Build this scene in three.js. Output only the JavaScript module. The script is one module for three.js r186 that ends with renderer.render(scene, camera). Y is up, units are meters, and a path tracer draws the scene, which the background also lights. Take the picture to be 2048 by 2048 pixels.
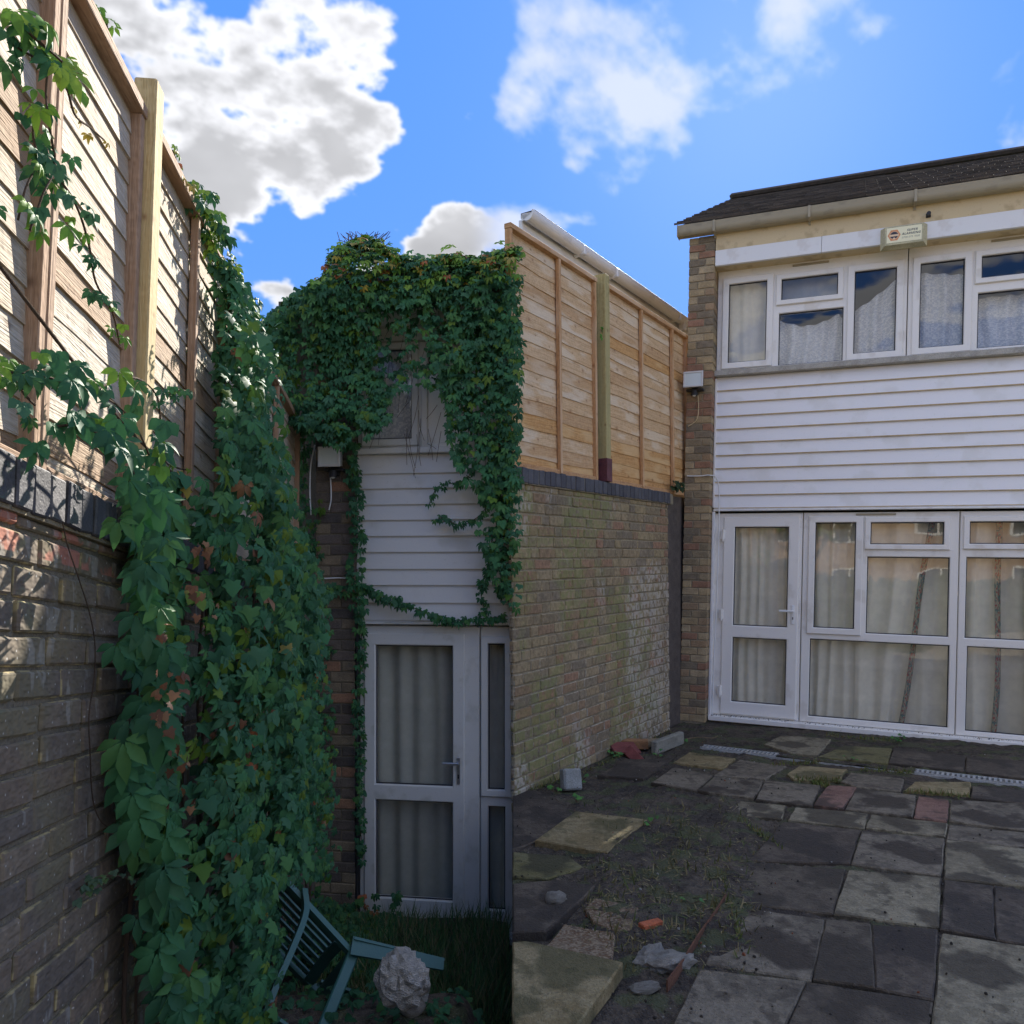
import * as THREE from 'three';
import { mergeGeometries } from 'three/addons/utils/BufferGeometryUtils.js';
const V3 = THREE.Vector3, V2 = THREE.Vector2, sin = Math.sin, cos = Math.cos, PI = Math.PI, rad = (d) => d * PI / 180;
const clamp = (x, a = 0, b = 1) => Math.min(b, Math.max(a, x)), lerp = (a, b, t) => a + (b - a) * t;
const smooth = (a, b, x) => { const t = clamp((x - a) / (b - a)); return t * t * (3 - 2 * t); };
function rng(seed) { let a = seed >>> 0; return () => { a = (a + 0x6D2B79F5) | 0; let t = Math.imul(a ^ (a >>> 15), 1 | a); t = (t + Math.imul(t ^ (t >>> 7), 61 | t)) ^ t; return ((t ^ (t >>> 14)) >>> 0) / 4294967296; }; }
const hash = (x, y, z) => { let h = Math.imul(x, 374761393) ^ Math.imul(y, 668265263) ^ Math.imul(z, 2147483647 - 87654321); h = Math.imul(h ^ (h >>> 13), 1274126177); return ((h ^ (h >>> 16)) >>> 0) / 4294967296; };
function n2(x, y, s = 0, px = 0, py = 0) {          // value noise, periodic when px, py are given
  let xi = Math.floor(x), yi = Math.floor(y); const fx = x - xi, fy = y - yi, u = fx * fx * fx * (fx * (fx * 6 - 15) + 10), v = fy * fy * fy * (fy * (fy * 6 - 15) + 10);
  let x1 = xi + 1, y1 = yi + 1;
  if (px) { xi = ((xi % px) + px) % px; x1 = ((x1 % px) + px) % px; } if (py) { yi = ((yi % py) + py) % py; y1 = ((y1 % py) + py) % py; }
  return lerp(lerp(hash(xi, yi, s), hash(x1, yi, s), u), lerp(hash(xi, y1, s), hash(x1, y1, s), u), v);
}
function fbm(x, y, s = 0, o = 4, px = 0, py = 0) { let a = 0, w = 0.5, t = 0; for (let k = 0; k < o; k++) { a += w * n2(x, y, s + k * 17, px, py); t += w; w *= 0.5; x *= 2; y *= 2; px *= 2; py *= 2; } return a / t; }
function n3(x, y, z, s = 0) {
  const xi = Math.floor(x), yi = Math.floor(y), zi = Math.floor(z), f = (t) => t * t * (3 - 2 * t), u = f(x - xi), v = f(y - yi), w = f(z - zi), h = (a, b, c) => hash(xi + a + (zi + c) * 57, yi + b, s + (zi + c) * 131);
  return lerp(lerp(lerp(h(0, 0, 0), h(1, 0, 0), u), lerp(h(0, 1, 0), h(1, 1, 0), u), v), lerp(lerp(h(0, 0, 1), h(1, 0, 1), u), lerp(h(0, 1, 1), h(1, 1, 1), u), v), w);
}
const fbm3 = (x, y, z, s = 0, o = 5) => { let a = 0, w = 0.5, t = 0; for (let k = 0; k < o; k++) { a += w * n3(x, y, z, s + k * 31); t += w; w *= 0.5; x *= 2.03; y *= 2.03; z *= 2.03; } return a / t; };

// ------------------------------------------------------------------ camera, sky, sun, exposure
const scene = new THREE.Scene();
const FOC = 1590, HZ = 1150, CX = 1024;                 // focal length and horizon of the lens, on a 2048 square
const camera = new THREE.PerspectiveCamera(2 * Math.atan(1024 / FOC) * 180 / PI, 1, 0.05, 900);
camera.position.set(0, 1.5, 0); camera.lookAt(0, 1.5, -10);
camera.setViewOffset(2048, 2048, 0, -(HZ - 1024), 2048, 2048);
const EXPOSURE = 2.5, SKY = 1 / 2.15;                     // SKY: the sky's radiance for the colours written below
const renderer = new THREE.WebGLRenderer({ antialias: true });
renderer.toneMapping = THREE.LinearToneMapping; renderer.toneMappingExposure = EXPOSURE;
renderer.shadowMap.enabled = true; renderer.setSize(1024, 1024);
const SUN_AZ = rad(17), SUN_EL = rad(31);
const sunDir = new V3(cos(SUN_EL) * sin(SUN_AZ), sin(SUN_EL), -cos(SUN_EL) * cos(SUN_AZ));
const sun = new THREE.DirectionalLight(new THREE.Color(1, 0.93, 0.82), 5);
sun.position.copy(sunDir).multiplyScalar(60); sun.castShadow = true; sun.shadow.mapSize.set(4096, 4096);
Object.assign(sun.shadow.camera, { left: -18, right: 18, top: 18, bottom: -18, near: 1, far: 140 });
scene.add(sun, sun.target);
{
  const W = 4096, H = 2048, d = new Float32Array(W * H * 4);
  // cloud banks: azimuth and height in degrees, their half-widths, strength
  const ae = (px, py) => { const x = (px - CX) / FOC, y = (HZ - py) / FOC; return [Math.atan(x), Math.atan(y / Math.hypot(1, x))]; };
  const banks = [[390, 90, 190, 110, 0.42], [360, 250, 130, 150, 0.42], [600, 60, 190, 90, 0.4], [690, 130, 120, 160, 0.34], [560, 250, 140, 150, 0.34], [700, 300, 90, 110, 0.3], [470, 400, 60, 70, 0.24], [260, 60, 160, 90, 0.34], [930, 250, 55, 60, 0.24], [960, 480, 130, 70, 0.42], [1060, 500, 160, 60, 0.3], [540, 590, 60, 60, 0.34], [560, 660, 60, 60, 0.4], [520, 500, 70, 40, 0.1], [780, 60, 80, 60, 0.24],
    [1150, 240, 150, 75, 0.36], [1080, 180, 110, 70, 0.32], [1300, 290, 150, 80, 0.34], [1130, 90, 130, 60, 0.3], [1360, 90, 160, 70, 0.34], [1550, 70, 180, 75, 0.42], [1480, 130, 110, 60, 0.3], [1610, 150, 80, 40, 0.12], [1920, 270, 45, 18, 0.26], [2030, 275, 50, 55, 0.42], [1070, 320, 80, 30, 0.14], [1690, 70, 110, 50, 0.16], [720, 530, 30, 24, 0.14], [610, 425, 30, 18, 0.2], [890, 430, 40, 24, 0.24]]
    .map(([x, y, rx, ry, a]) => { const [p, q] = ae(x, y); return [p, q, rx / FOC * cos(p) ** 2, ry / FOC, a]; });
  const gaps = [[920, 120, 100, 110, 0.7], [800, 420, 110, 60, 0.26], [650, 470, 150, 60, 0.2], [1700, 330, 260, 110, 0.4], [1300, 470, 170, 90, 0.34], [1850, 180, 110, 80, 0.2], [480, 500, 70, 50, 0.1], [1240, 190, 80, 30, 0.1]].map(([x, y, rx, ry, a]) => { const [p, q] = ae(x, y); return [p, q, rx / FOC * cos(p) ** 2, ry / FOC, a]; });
  const below = [0.1, 0.1, 0.09];
  for (let j = 0; j < H; j++) {
    const el = ((j + 0.5) / H - 0.5) * PI, y = sin(el), c = cos(el);
    for (let i = 0; i < W; i++) {
      const k = (j * W + i) * 4;
      if (el <= 0) { d[k] = below[0]; d[k + 1] = below[1]; d[k + 2] = below[2]; d[k + 3] = 1; continue; }
      const t = ((i + 0.5) / W - 0.5) * 2 * PI, x = c * cos(t), z = c * sin(t), az = Math.atan2(x, -z);
      const q = 1 / (y + 0.22), wx = x * q, wz = z * q;
      const sd = x * sunDir.x + y * sunDir.y + z * sunDir.z;
      // air: deeper blue higher up, paler near the horizon
      const up = clamp(el / 1.2), hz = Math.exp(-el * 7);
      let r = lerp(0.09, 0.07, up) + 0.33 * hz, g = lerp(0.335, 0.24, up) + 0.26 * hz, b = lerp(0.98, 0.82, up) + 0.04 * hz;
      const glow = 0.05 * Math.pow(clamp(sd), 6) + 0.1 * Math.pow(clamp(sd), 60); r += glow; g += glow; b += glow;
      // clouds
      let bias = 0.03 + 0.3 * (n2(wx * 0.8 + 7, wz * 0.8 + 3, 91) - 0.5);  // cover out of view thickened to lift and whiten the fill light
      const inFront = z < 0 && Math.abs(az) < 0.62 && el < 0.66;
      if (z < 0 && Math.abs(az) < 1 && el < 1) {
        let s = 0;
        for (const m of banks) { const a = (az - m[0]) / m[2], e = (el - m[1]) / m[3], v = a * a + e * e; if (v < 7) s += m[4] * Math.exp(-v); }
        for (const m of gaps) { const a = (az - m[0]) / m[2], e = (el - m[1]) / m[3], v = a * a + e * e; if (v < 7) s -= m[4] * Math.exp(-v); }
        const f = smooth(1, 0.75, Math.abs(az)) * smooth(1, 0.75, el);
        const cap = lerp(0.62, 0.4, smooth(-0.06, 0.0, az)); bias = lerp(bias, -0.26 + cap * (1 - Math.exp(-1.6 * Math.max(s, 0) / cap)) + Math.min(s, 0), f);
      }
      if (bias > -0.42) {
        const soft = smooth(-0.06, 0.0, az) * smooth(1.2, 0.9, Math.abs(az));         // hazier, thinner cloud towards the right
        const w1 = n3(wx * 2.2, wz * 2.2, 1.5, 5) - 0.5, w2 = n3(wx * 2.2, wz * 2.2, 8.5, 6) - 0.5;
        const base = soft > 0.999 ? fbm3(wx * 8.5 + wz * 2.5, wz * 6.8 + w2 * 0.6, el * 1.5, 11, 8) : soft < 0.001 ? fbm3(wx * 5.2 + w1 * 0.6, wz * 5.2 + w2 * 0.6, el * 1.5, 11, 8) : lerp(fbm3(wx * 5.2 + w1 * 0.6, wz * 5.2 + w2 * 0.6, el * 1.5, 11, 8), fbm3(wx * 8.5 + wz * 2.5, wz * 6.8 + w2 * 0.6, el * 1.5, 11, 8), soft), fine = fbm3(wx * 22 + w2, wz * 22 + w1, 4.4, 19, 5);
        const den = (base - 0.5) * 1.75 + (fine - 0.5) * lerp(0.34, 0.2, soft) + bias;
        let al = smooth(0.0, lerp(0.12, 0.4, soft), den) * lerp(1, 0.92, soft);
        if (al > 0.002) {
          const thick = smooth(0.03, 0.3, den + 0.1 * (n3(wx * 5, wz * 5, 3.3, 44) - 0.5)), facing = 0.5 - 0.5 * sd;   // brighter away from the sun: front-lit, and raised for fill light
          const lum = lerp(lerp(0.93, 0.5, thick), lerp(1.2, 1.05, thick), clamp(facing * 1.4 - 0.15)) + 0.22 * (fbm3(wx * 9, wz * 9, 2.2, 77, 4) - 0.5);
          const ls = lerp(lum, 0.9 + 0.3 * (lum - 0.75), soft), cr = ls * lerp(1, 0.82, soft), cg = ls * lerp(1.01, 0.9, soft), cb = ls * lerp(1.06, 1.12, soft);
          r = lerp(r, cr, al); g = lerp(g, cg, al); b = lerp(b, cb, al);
        }
      }
      d[k] = r * SKY; d[k + 1] = g * SKY; d[k + 2] = b * SKY; d[k + 3] = 1;
    }
  }
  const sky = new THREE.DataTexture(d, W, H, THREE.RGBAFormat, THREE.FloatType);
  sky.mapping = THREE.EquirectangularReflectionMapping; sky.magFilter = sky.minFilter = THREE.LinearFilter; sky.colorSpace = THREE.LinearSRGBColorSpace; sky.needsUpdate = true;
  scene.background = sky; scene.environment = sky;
}
console.log('sky');

// ------------------------------------------------------------------ planes of the place, with pixel look-up
const EYE = camera.position.clone();
const ray = (px, py) => new V3((px - CX) / FOC, (HZ - py) / FOC, -1);
const ground = (px, py, y = 0) => { const r = ray(px, py), t = (y - EYE.y) / r.y; return EYE.clone().addScaledVector(r, t); };
const depth = (px, py, f) => EYE.clone().addScaledVector(ray(px, py), f);
class Plane {                                            // u runs right as one faces it, v up, n towards the yard
  constructor(o, az, tilt = 0) {
    const a = rad(az); this.o = o; this.u = new V3(sin(a), 0, -cos(a)); this.v = new V3(0, 1, 0); this.n = this.u.clone().cross(this.v).normalize();
    const q = new THREE.Quaternion().setFromAxisAngle(this.n, tilt); this.u.applyQuaternion(q); this.v.applyQuaternion(q);
    this.m = new THREE.Matrix4().makeBasis(this.u, this.v, this.n); this.q = new THREE.Quaternion().setFromRotationMatrix(this.m);
  }
  p(u, v, n = 0) { return this.o.clone().addScaledVector(this.u, u).addScaledVector(this.v, v).addScaledVector(this.n, n); }
  at(px, py, off = 0) { const r = ray(px, py), t = (off - EYE.clone().sub(this.o).dot(this.n)) / r.dot(this.n), w = EYE.clone().addScaledVector(r, t).sub(this.o); return [w.dot(this.u), w.dot(this.v)]; }
  px(u, v, n = 0) { const w = this.p(u, v, n).sub(EYE); return [CX + FOC * w.x / -w.z, HZ - FOC * w.y / -w.z, -w.z]; }
}
const LGY = -0.95;                                       // the overgrown yard lies lower than the cleared one
const LW = new Plane(new V3(-1.023, 1.738, -1.64), -6.6, -0.1);        // its garden wall: v = 0 at the coping's top
const LF = new Plane(new V3(-0.617, LGY, -5.64), 98.2);               // its house front
const RW = new Plane(new V3(0.754, 0, -6.55), 32.7, 0.022);           // the cleared yard's wall
const RF = new Plane(new V3(1.725, 0, -8.19), 113.1, -0.021);          // the cleared yard's house front

// ------------------------------------------------------------------ objects
const taken = {};
const numbered = (n) => { const k = taken[n] = (taken[n] ?? -1) + 1; return k ? `${n}_${String(k).padStart(3, '0')}` : n; };
function thing(name, label, category, pos = new V3(), quat, group) {
  const o = new THREE.Group(); o.name = numbered(name); o.position.copy(pos); if (quat) o.quaternion.copy(quat);
  o.userData = { label, category }; if (group) o.userData.group = group; scene.add(o); return o;
}
const on = (pl, name, label, category, u, v, n, group) => { const t = thing(name, label, category, pl.p(u, v, n), pl.q, group); t.base = [u, v, n]; return t; };
function part(name, geo, mat, parent, label) {
  const m = new THREE.Mesh(Array.isArray(geo) ? (geo.length > 1 ? mergeGeometries(geo) : geo[0]) : geo, mat); m.name = name; m.castShadow = m.receiveShadow = true;
  if (label) m.userData.label = label; parent.add(m); return m;
}
function structure(name, geo, mat) { const m = part(numbered(name), geo, mat, scene); m.userData.kind = 'structure'; return m; }
const node = (name, parent, x = 0, y = 0, z = 0) => { const g = new THREE.Group(); g.name = name; g.position.set(x, y, z); parent.add(g); return g; };

// ------------------------------------------------------------------ shapes: flat-shaded, uv in metres
function soup(tris, uvOf) {
  const pos = new Float32Array(tris.length * 3), uv = new Float32Array(tris.length * 2);
  tris.forEach((p, i) => { pos[i * 3] = p[0]; pos[i * 3 + 1] = p[1]; pos[i * 3 + 2] = p[2]; });
  const g = new THREE.BufferGeometry(); g.setAttribute('position', new THREE.BufferAttribute(pos, 3)); g.computeVertexNormals();
  const n = g.attributes.normal.array;
  tris.forEach((p, i) => { const t = uvOf ? uvOf(p, n, i * 3) : null; uv[i * 2] = t[0]; uv[i * 2 + 1] = t[1]; });
  g.setAttribute('uv', new THREE.BufferAttribute(uv, 2)); return g;
}
const planar = (swap = false, ou = 0, ov = 0, k = 1) => (p, n, i) => { const a = Math.abs(n[i]), b = Math.abs(n[i + 1]), c = Math.abs(n[i + 2]); let u, v; if (c >= a && c >= b) { u = p[0]; v = p[1]; } else if (b >= a) { u = p[0]; v = p[2]; } else { u = p[2]; v = p[1]; } return swap ? [(v + ou) * k, (u + ov) * k] : [(u + ou) * k, (v + ov) * k]; };
const uvR = rng(4242);
const anyUV = (swap) => planar(swap, uvR() * 3, uvR() * 3);
function hexa(c, uvOf = anyUV()) {                       // 8 corners: back 0-3, front 4-7, each anticlockwise from below left
  const f = [[4, 5, 6, 7], [1, 0, 3, 2], [0, 4, 7, 3], [5, 1, 2, 6], [7, 6, 2, 3], [0, 1, 5, 4]], t = [];
  for (const [a, b, d, e] of f) t.push(c[a], c[b], c[d], c[a], c[d], c[e]);
  return soup(t, uvOf);
}
const box = (x0, x1, y0, y1, z0, z1, uvOf) => hexa([[x0, y0, z0], [x1, y0, z0], [x1, y1, z0], [x0, y1, z0], [x0, y0, z1], [x1, y0, z1], [x1, y1, z1], [x0, y1, z1]], uvOf);
function cbox(x0, x1, y0, y1, z0, z1, c = 0.004, uvOf = anyUV(), jit) {  // box with chamfered edges
  const X = [x0, x1], Y = [y0, y1], Z = [z0, z1], s = [1, -1], P = {}, t = [];
  for (const i of [0, 1]) for (const j of [0, 1]) for (const k of [0, 1]) {
    const e = jit ? [(jit() - 0.5) * 0.006, (jit() - 0.5) * 0.006, (jit() - 0.5) * 0.004] : [0, 0, 0], b = [X[i] + e[0], Y[j] + e[1], Z[k] + e[2]];
    P['x' + i + j + k] = [b[0], b[1] + s[j] * c, b[2] + s[k] * c]; P['y' + i + j + k] = [b[0] + s[i] * c, b[1], b[2] + s[k] * c]; P['z' + i + j + k] = [b[0] + s[i] * c, b[1] + s[j] * c, b[2]];
  }
  const mid = [(x0 + x1) / 2, (y0 + y1) / 2, (z0 + z1) / 2];
  const tri = (a, b, d) => { const A = new V3(...a), n = new V3(...b).sub(A).cross(new V3(...d).sub(A)); const m = [(a[0] + b[0] + d[0]) / 3 - mid[0], (a[1] + b[1] + d[1]) / 3 - mid[1], (a[2] + b[2] + d[2]) / 3 - mid[2]]; const o = n.x * m[0] / (x1 - x0) + n.y * m[1] / (y1 - y0) + n.z * m[2] / (z1 - z0); if (o >= 0) t.push(a, b, d); else t.push(a, d, b); };
  const quad = (a, b, d, e) => { tri(a, b, d); tri(a, d, e); };
  for (const i of [0, 1]) { quad(P[`x${i}00`], P[`x${i}10`], P[`x${i}11`], P[`x${i}01`]); quad(P[`y0${i}0`], P[`y1${i}0`], P[`y1${i}1`], P[`y0${i}1`]); quad(P[`z00${i}`], P[`z10${i}`], P[`z11${i}`], P[`z01${i}`]); }
  for (const a of [0, 1]) for (const b of [0, 1]) { quad(P[`x${a}${b}0`], P[`x${a}${b}1`], P[`y${a}${b}1`], P[`y${a}${b}0`]); quad(P[`x${a}0${b}`], P[`x${a}1${b}`], P[`z${a}1${b}`], P[`z${a}0${b}`]); quad(P[`y0${a}${b}`], P[`y1${a}${b}`], P[`z1${a}${b}`], P[`z0${a}${b}`]); }
  for (const i of [0, 1]) for (const j of [0, 1]) for (const k of [0, 1]) tri(P[`x${i}${j}${k}`], P[`y${i}${j}${k}`], P[`z${i}${j}${k}`]);
  return soup(t, uvOf);
}
function ring(o, h, z0, z1, bev = 0.006) {              // frame: outer rectangle with holes, bevelled
  const r = ([a, b, c, d]) => [new V2(a, b), new V2(c, b), new V2(c, d), new V2(a, d)];
  const s = new THREE.Shape(r(o)); for (const k of h) s.holes.push(new THREE.Path(r(k).reverse()));
  const g = new THREE.ExtrudeGeometry(s, { depth: z1 - z0 - bev, bevelEnabled: true, bevelThickness: bev, bevelSize: bev, bevelOffset: -bev, bevelSegments: 1 }); g.translate(0, 0, z0); return g;
}
function sheet(nu, nv, f, uvf) {                         // grid surface with smooth normals
  const pos = [], uv = [], idx = [];
  for (let j = 0; j <= nv; j++) for (let i = 0; i <= nu; i++) { pos.push(...f(i / nu, j / nv)); uv.push(...(uvf ? uvf(i / nu, j / nv) : [i / nu, j / nv])); }
  for (let j = 0; j < nv; j++) for (let i = 0; i < nu; i++) { const a = j * (nu + 1) + i, b = a + nu + 1; idx.push(a, a + 1, b + 1, a, b + 1, b); }
  const g = new THREE.BufferGeometry(); g.setAttribute('position', new THREE.Float32BufferAttribute(pos, 3)); g.setAttribute('uv', new THREE.Float32BufferAttribute(uv, 2)); g.setIndex(idx); g.computeVertexNormals(); return g;
}
function sweep(pts, w, h, side, seg = 16) {              // a bar of w by h along a smooth line; w along side
  const c = new THREE.CatmullRomCurve3(pts), t = [], S = side.clone().normalize(), R = [];
  for (let i = 0; i <= seg; i++) { const f = i / seg, p = c.getPoint(f), d = c.getTangent(f), a = S.clone().addScaledVector(d, -S.dot(d)).normalize(), b = d.clone().cross(a), W = typeof w === 'function' ? w(f) : w, H = typeof h === 'function' ? h(f) : h; R.push([[-1, -1], [1, -1], [1, 1], [-1, 1]].map(([x, y]) => p.clone().addScaledVector(a, x * W / 2).addScaledVector(b, y * H / 2).toArray())); }
  for (let i = 0; i < seg; i++) for (let k = 0; k < 4; k++) { const a = R[i][k], b = R[i][(k + 1) % 4], e = R[i + 1][(k + 1) % 4], f = R[i + 1][k]; t.push(a, b, e, a, e, f); }
  const e0 = R[0], e1 = R[seg]; t.push(e0[0], e0[2], e0[1], e0[0], e0[3], e0[2], e1[0], e1[1], e1[2], e1[0], e1[2], e1[3]);
  return soup(t, planar());
}
const tube = (pts, r, seg = 24, rs = 5) => new THREE.TubeGeometry(new THREE.CatmullRomCurve3(pts), seg, r, rs).toNonIndexed();
function lump(r, seed, sx = 1, sy = 1, sz = 1, amp = 0.3, det = 3, fine = 0) {
  const g = new THREE.IcosahedronGeometry(r, det), p = g.attributes.position, v = new V3();
  for (let i = 0; i < p.count; i++) { v.fromBufferAttribute(p, i); const d = v.clone().normalize(), k = 1 + amp * (fbm3(d.x * 1.7 + seed, d.y * 1.7, d.z * 1.7, seed, 4) - 0.5) * 2 + fine * (fbm3(d.x * 9 + seed, d.y * 9, d.z * 9, seed + 3, 3) - 0.5); p.setXYZ(i, v.x * k * sx, v.y * k * sy, v.z * k * sz); }
  g.computeVertexNormals(); return g;
}

// ------------------------------------------------------------------ textures and materials
const toS = (x) => { x = clamp(x); return Math.round(255 * (x <= 0.0031308 ? x * 12.92 : 1.055 * Math.pow(x, 1 / 2.4) - 0.055)); };
function tex(w, h, f, srgb = true, wrap = THREE.RepeatWrapping) {
  const d = new Uint8Array(w * h * 4);
  for (let j = 0; j < h; j++) for (let i = 0; i < w; i++) { const c = f((i + 0.5) / w, (j + 0.5) / h, i, j), k = (j * w + i) * 4; for (let a = 0; a < 3; a++) { const x = Array.isArray(c) ? c[a] : c; d[k + a] = srgb ? toS(x) : Math.round(255 * clamp(x)); } d[k + 3] = 255; }
  const t = new THREE.DataTexture(d, w, h, THREE.RGBAFormat); t.wrapS = t.wrapT = wrap; t.magFilter = THREE.LinearFilter; t.minFilter = THREE.LinearMipmapLinearFilter; t.generateMipmaps = true; if (srgb) t.colorSpace = THREE.SRGBColorSpace; t.needsUpdate = true; return t;
}
const rep = (t, x, y) => { const c = t.clone(); c.repeat.set(x, y); c.needsUpdate = true; return c; };
const std = (c, rough = 0.85, extra = {}) => new THREE.MeshStandardMaterial({ color: new THREE.Color().setRGB(...c), roughness: rough, metalness: 0, side: THREE.DoubleSide, ...extra });
const mixc = (a, b, t) => [lerp(a[0], b[0], t), lerp(a[1], b[1], t), lerp(a[2], b[2], t)];
// sawn wood, grain along u: 2 m by 0.5 m
const woodH = (u, v) => { const w = fbm(u * 6, v * 8, 3, 3, 6, 8); const g = fbm(u * 8, v * 96 + w * 5, 5, 4, 8, 96), s = fbm(u * 70, v * 220, 9, 2, 70, 220), q = n2(u * 150, v * 30, 12, 150, 30); return 0.48 * g + 0.34 * s + 0.18 * q; };
const knots = []; { const r = rng(7); for (let k = 0; k < 22; k++) knots.push([r(), r(), 0.006 + 0.008 * r()]); }
const knotAt = (u, v) => { let k = 0; for (const [a, b, s] of knots) { let du = Math.abs(u - a), dv = Math.abs(v - b); du = Math.min(du, 1 - du) * 2; dv = Math.min(dv, 1 - dv) * 0.5; const q = (du * du * 0.5 + dv * dv) / (s * s); if (q < 6) k = Math.max(k, Math.exp(-q)); } return k; };
const woodBump = tex(1024, 512, (u, v) => woodH(u, v), false);
const woodMap = (dark, light, knot, patch) => tex(1024, 512, (u, v) => { const h = woodH(u, v), b = fbm(u * 5, v * 4, 21, 4, 5, 4); let c = mixc(dark, light, smooth(0.25, 0.7, h)); c = mixc(c, patch, 0.75 * smooth(0.5, 0.72, b)); return mixc(c, knot, 0.8 * knotAt(u, v)); });
const woodGreyMap = rep(woodMap([0.43, 0.37, 0.295], [0.64, 0.575, 0.48], [0.2, 0.13, 0.08], [0.5, 0.4, 0.29]), 0.5, 2);
const woodWarmMap = rep(woodMap([0.5, 0.31, 0.15], [0.68, 0.47, 0.26], [0.3, 0.14, 0.06], [0.74, 0.6, 0.42]), 0.5, 2);
const woodFreshMap = rep(woodMap([0.46, 0.33, 0.14], [0.66, 0.5, 0.25], [0.25, 0.13, 0.05], [0.54, 0.42, 0.21]), 0.5, 2);
const wb = rep(woodBump, 0.5, 2);
const wood = (map, c, b = 0.004) => std(c, 0.85, { map, bumpMap: wb, bumpScale: b });
const M = {
  greyBoard: [[0.86, 0.83, 0.79], [0.74, 0.69, 0.62], [0.82, 0.81, 0.78], [0.56, 0.43, 0.31]].map((c) => wood(woodGreyMap, c, 0.005)),
  warmBoard: [[1, 1, 1], [0.88, 0.82, 0.76], [1, 1.02, 1.06], [0.92, 0.76, 0.52]].map((c) => wood(woodWarmMap, c)),
  batten: wood(woodGreyMap, [0.62, 0.46, 0.36]), warmBatten: wood(woodWarmMap, [0.85, 0.72, 0.62]), post: wood(woodFreshMap, [0.86, 0.86, 0.84], 0.003), greenPost: wood(woodFreshMap, [0.72, 0.8, 0.72], 0.003),
};
// fired clay: speckled grain, 0.5 m
const grainMap = rep(tex(512, 512, (u, v) => { const a = fbm(u * 8, v * 8, 31, 3, 8, 8), b = fbm(u * 90, v * 90, 35, 2, 90, 90), s = n2(u * 200, v * 200, 37, 200, 200); const x = 0.55 + 0.4 * a + 0.35 * (b - 0.5) - (s > 0.86 ? 0.25 : 0); return [x, x, x * 0.98]; }), 2, 2);
const grainBump = rep(tex(512, 512, (u, v) => 0.6 * fbm(u * 40, v * 40, 41, 3, 40, 40) + 0.4 * n2(u * 130, v * 130, 43, 130, 130), false), 2, 2);
const clay = (c, r = 0.92, b = 0.004) => std(c, r, { map: grainMap, bumpMap: grainBump, bumpScale: b });
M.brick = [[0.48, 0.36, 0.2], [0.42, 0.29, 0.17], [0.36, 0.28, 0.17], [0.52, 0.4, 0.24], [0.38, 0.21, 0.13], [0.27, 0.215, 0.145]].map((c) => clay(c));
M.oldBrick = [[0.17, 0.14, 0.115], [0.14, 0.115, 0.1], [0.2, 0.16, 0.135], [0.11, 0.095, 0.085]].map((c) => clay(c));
M.mortar = clay([0.36, 0.3, 0.2]); M.darkMortar = clay([0.2, 0.17, 0.12]);
M.coping = [[0.1, 0.1, 0.115], [0.075, 0.075, 0.09], [0.13, 0.125, 0.135]].map((c) => clay(c, 0.65, 0.0015));
// painted and plastic things carry a film of grime with a speckled outline
const grime = (c, dirt, amt, rough, s = 1, bump = 0.0006) => { const k = (u, v) => smooth(0.53, 0.72, fbm(u * 6, v * 6, 51, 5, 6, 6)) * 0.5 + (n2(u * 120, v * 120, 57, 120, 120) > 0.93 ? 0.6 * fbm(u * 9, v * 9, 58, 2, 9, 9) : 0); return std([1, 1, 1], rough, { map: rep(tex(512, 512, (u, v) => mixc(c, dirt, amt * clamp(k(u, v)))), s, s), bumpMap: grainBump, bumpScale: bump }); };
M.upvc = grime([0.82, 0.79, 0.73], [0.4, 0.33, 0.22], 0.5, 0.42); M.clad = grime([0.82, 0.81, 0.79], [0.5, 0.45, 0.36], 0.4, 0.55, 0.7); M.dimUpvc = grime([0.62, 0.62, 0.58], [0.28, 0.28, 0.2], 0.6, 0.5); M.dimClad = grime([0.62, 0.62, 0.59], [0.33, 0.32, 0.25], 0.5, 0.6, 0.7);  // dim whites serve the left house: dirtier, and darkened for its dimmer light
M.fascia = grime([0.8, 0.79, 0.77], [0.4, 0.32, 0.22], 0.4, 0.6, 1.5); M.cream = grime([0.66, 0.52, 0.3], [0.3, 0.2, 0.09], 0.8, 0.7, 1.2); M.gutter = grime([0.36, 0.31, 0.21], [0.2, 0.17, 0.12], 0.7, 0.5, 1.5); M.whiteGutter = grime([0.75, 0.75, 0.74], [0.35, 0.34, 0.3], 0.5, 0.4);
M.sill = clay([0.52, 0.49, 0.43]); M.black = std([0.02, 0.02, 0.022], 0.6); M.gasket = std([0.03, 0.03, 0.035], 0.7); M.slate = [[0.12, 0.098, 0.082], [0.09, 0.075, 0.064], [0.15, 0.122, 0.1]].map((c) => clay(c, 0.9)); M.steel = std([0.5, 0.5, 0.5], 0.35, { metalness: 0.9 }); M.galv = std([0.62, 0.64, 0.65], 0.5, { metalness: 0.5, map: grainMap }); M.rust = clay([0.17, 0.075, 0.04]); M.maroon = clay([0.17, 0.05, 0.06], 0.6); M.white = std([0.78, 0.78, 0.76], 0.5); M.room = std([0.35, 0.33, 0.3], 0.9); M.lightGlass = std([0.62, 0.68, 0.66], 0.15);
const wavy = rep(tex(256, 256, (u, v) => fbm(u * 3, v * 3, 61, 2, 3, 3), false), 0.8, 0.8);
M.glass = new THREE.MeshPhysicalMaterial({ color: 0xffffff, transmission: 1, thickness: 0, roughness: 0.0, ior: 1.65, bumpMap: wavy, bumpScale: 0.002, side: THREE.DoubleSide });
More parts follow.
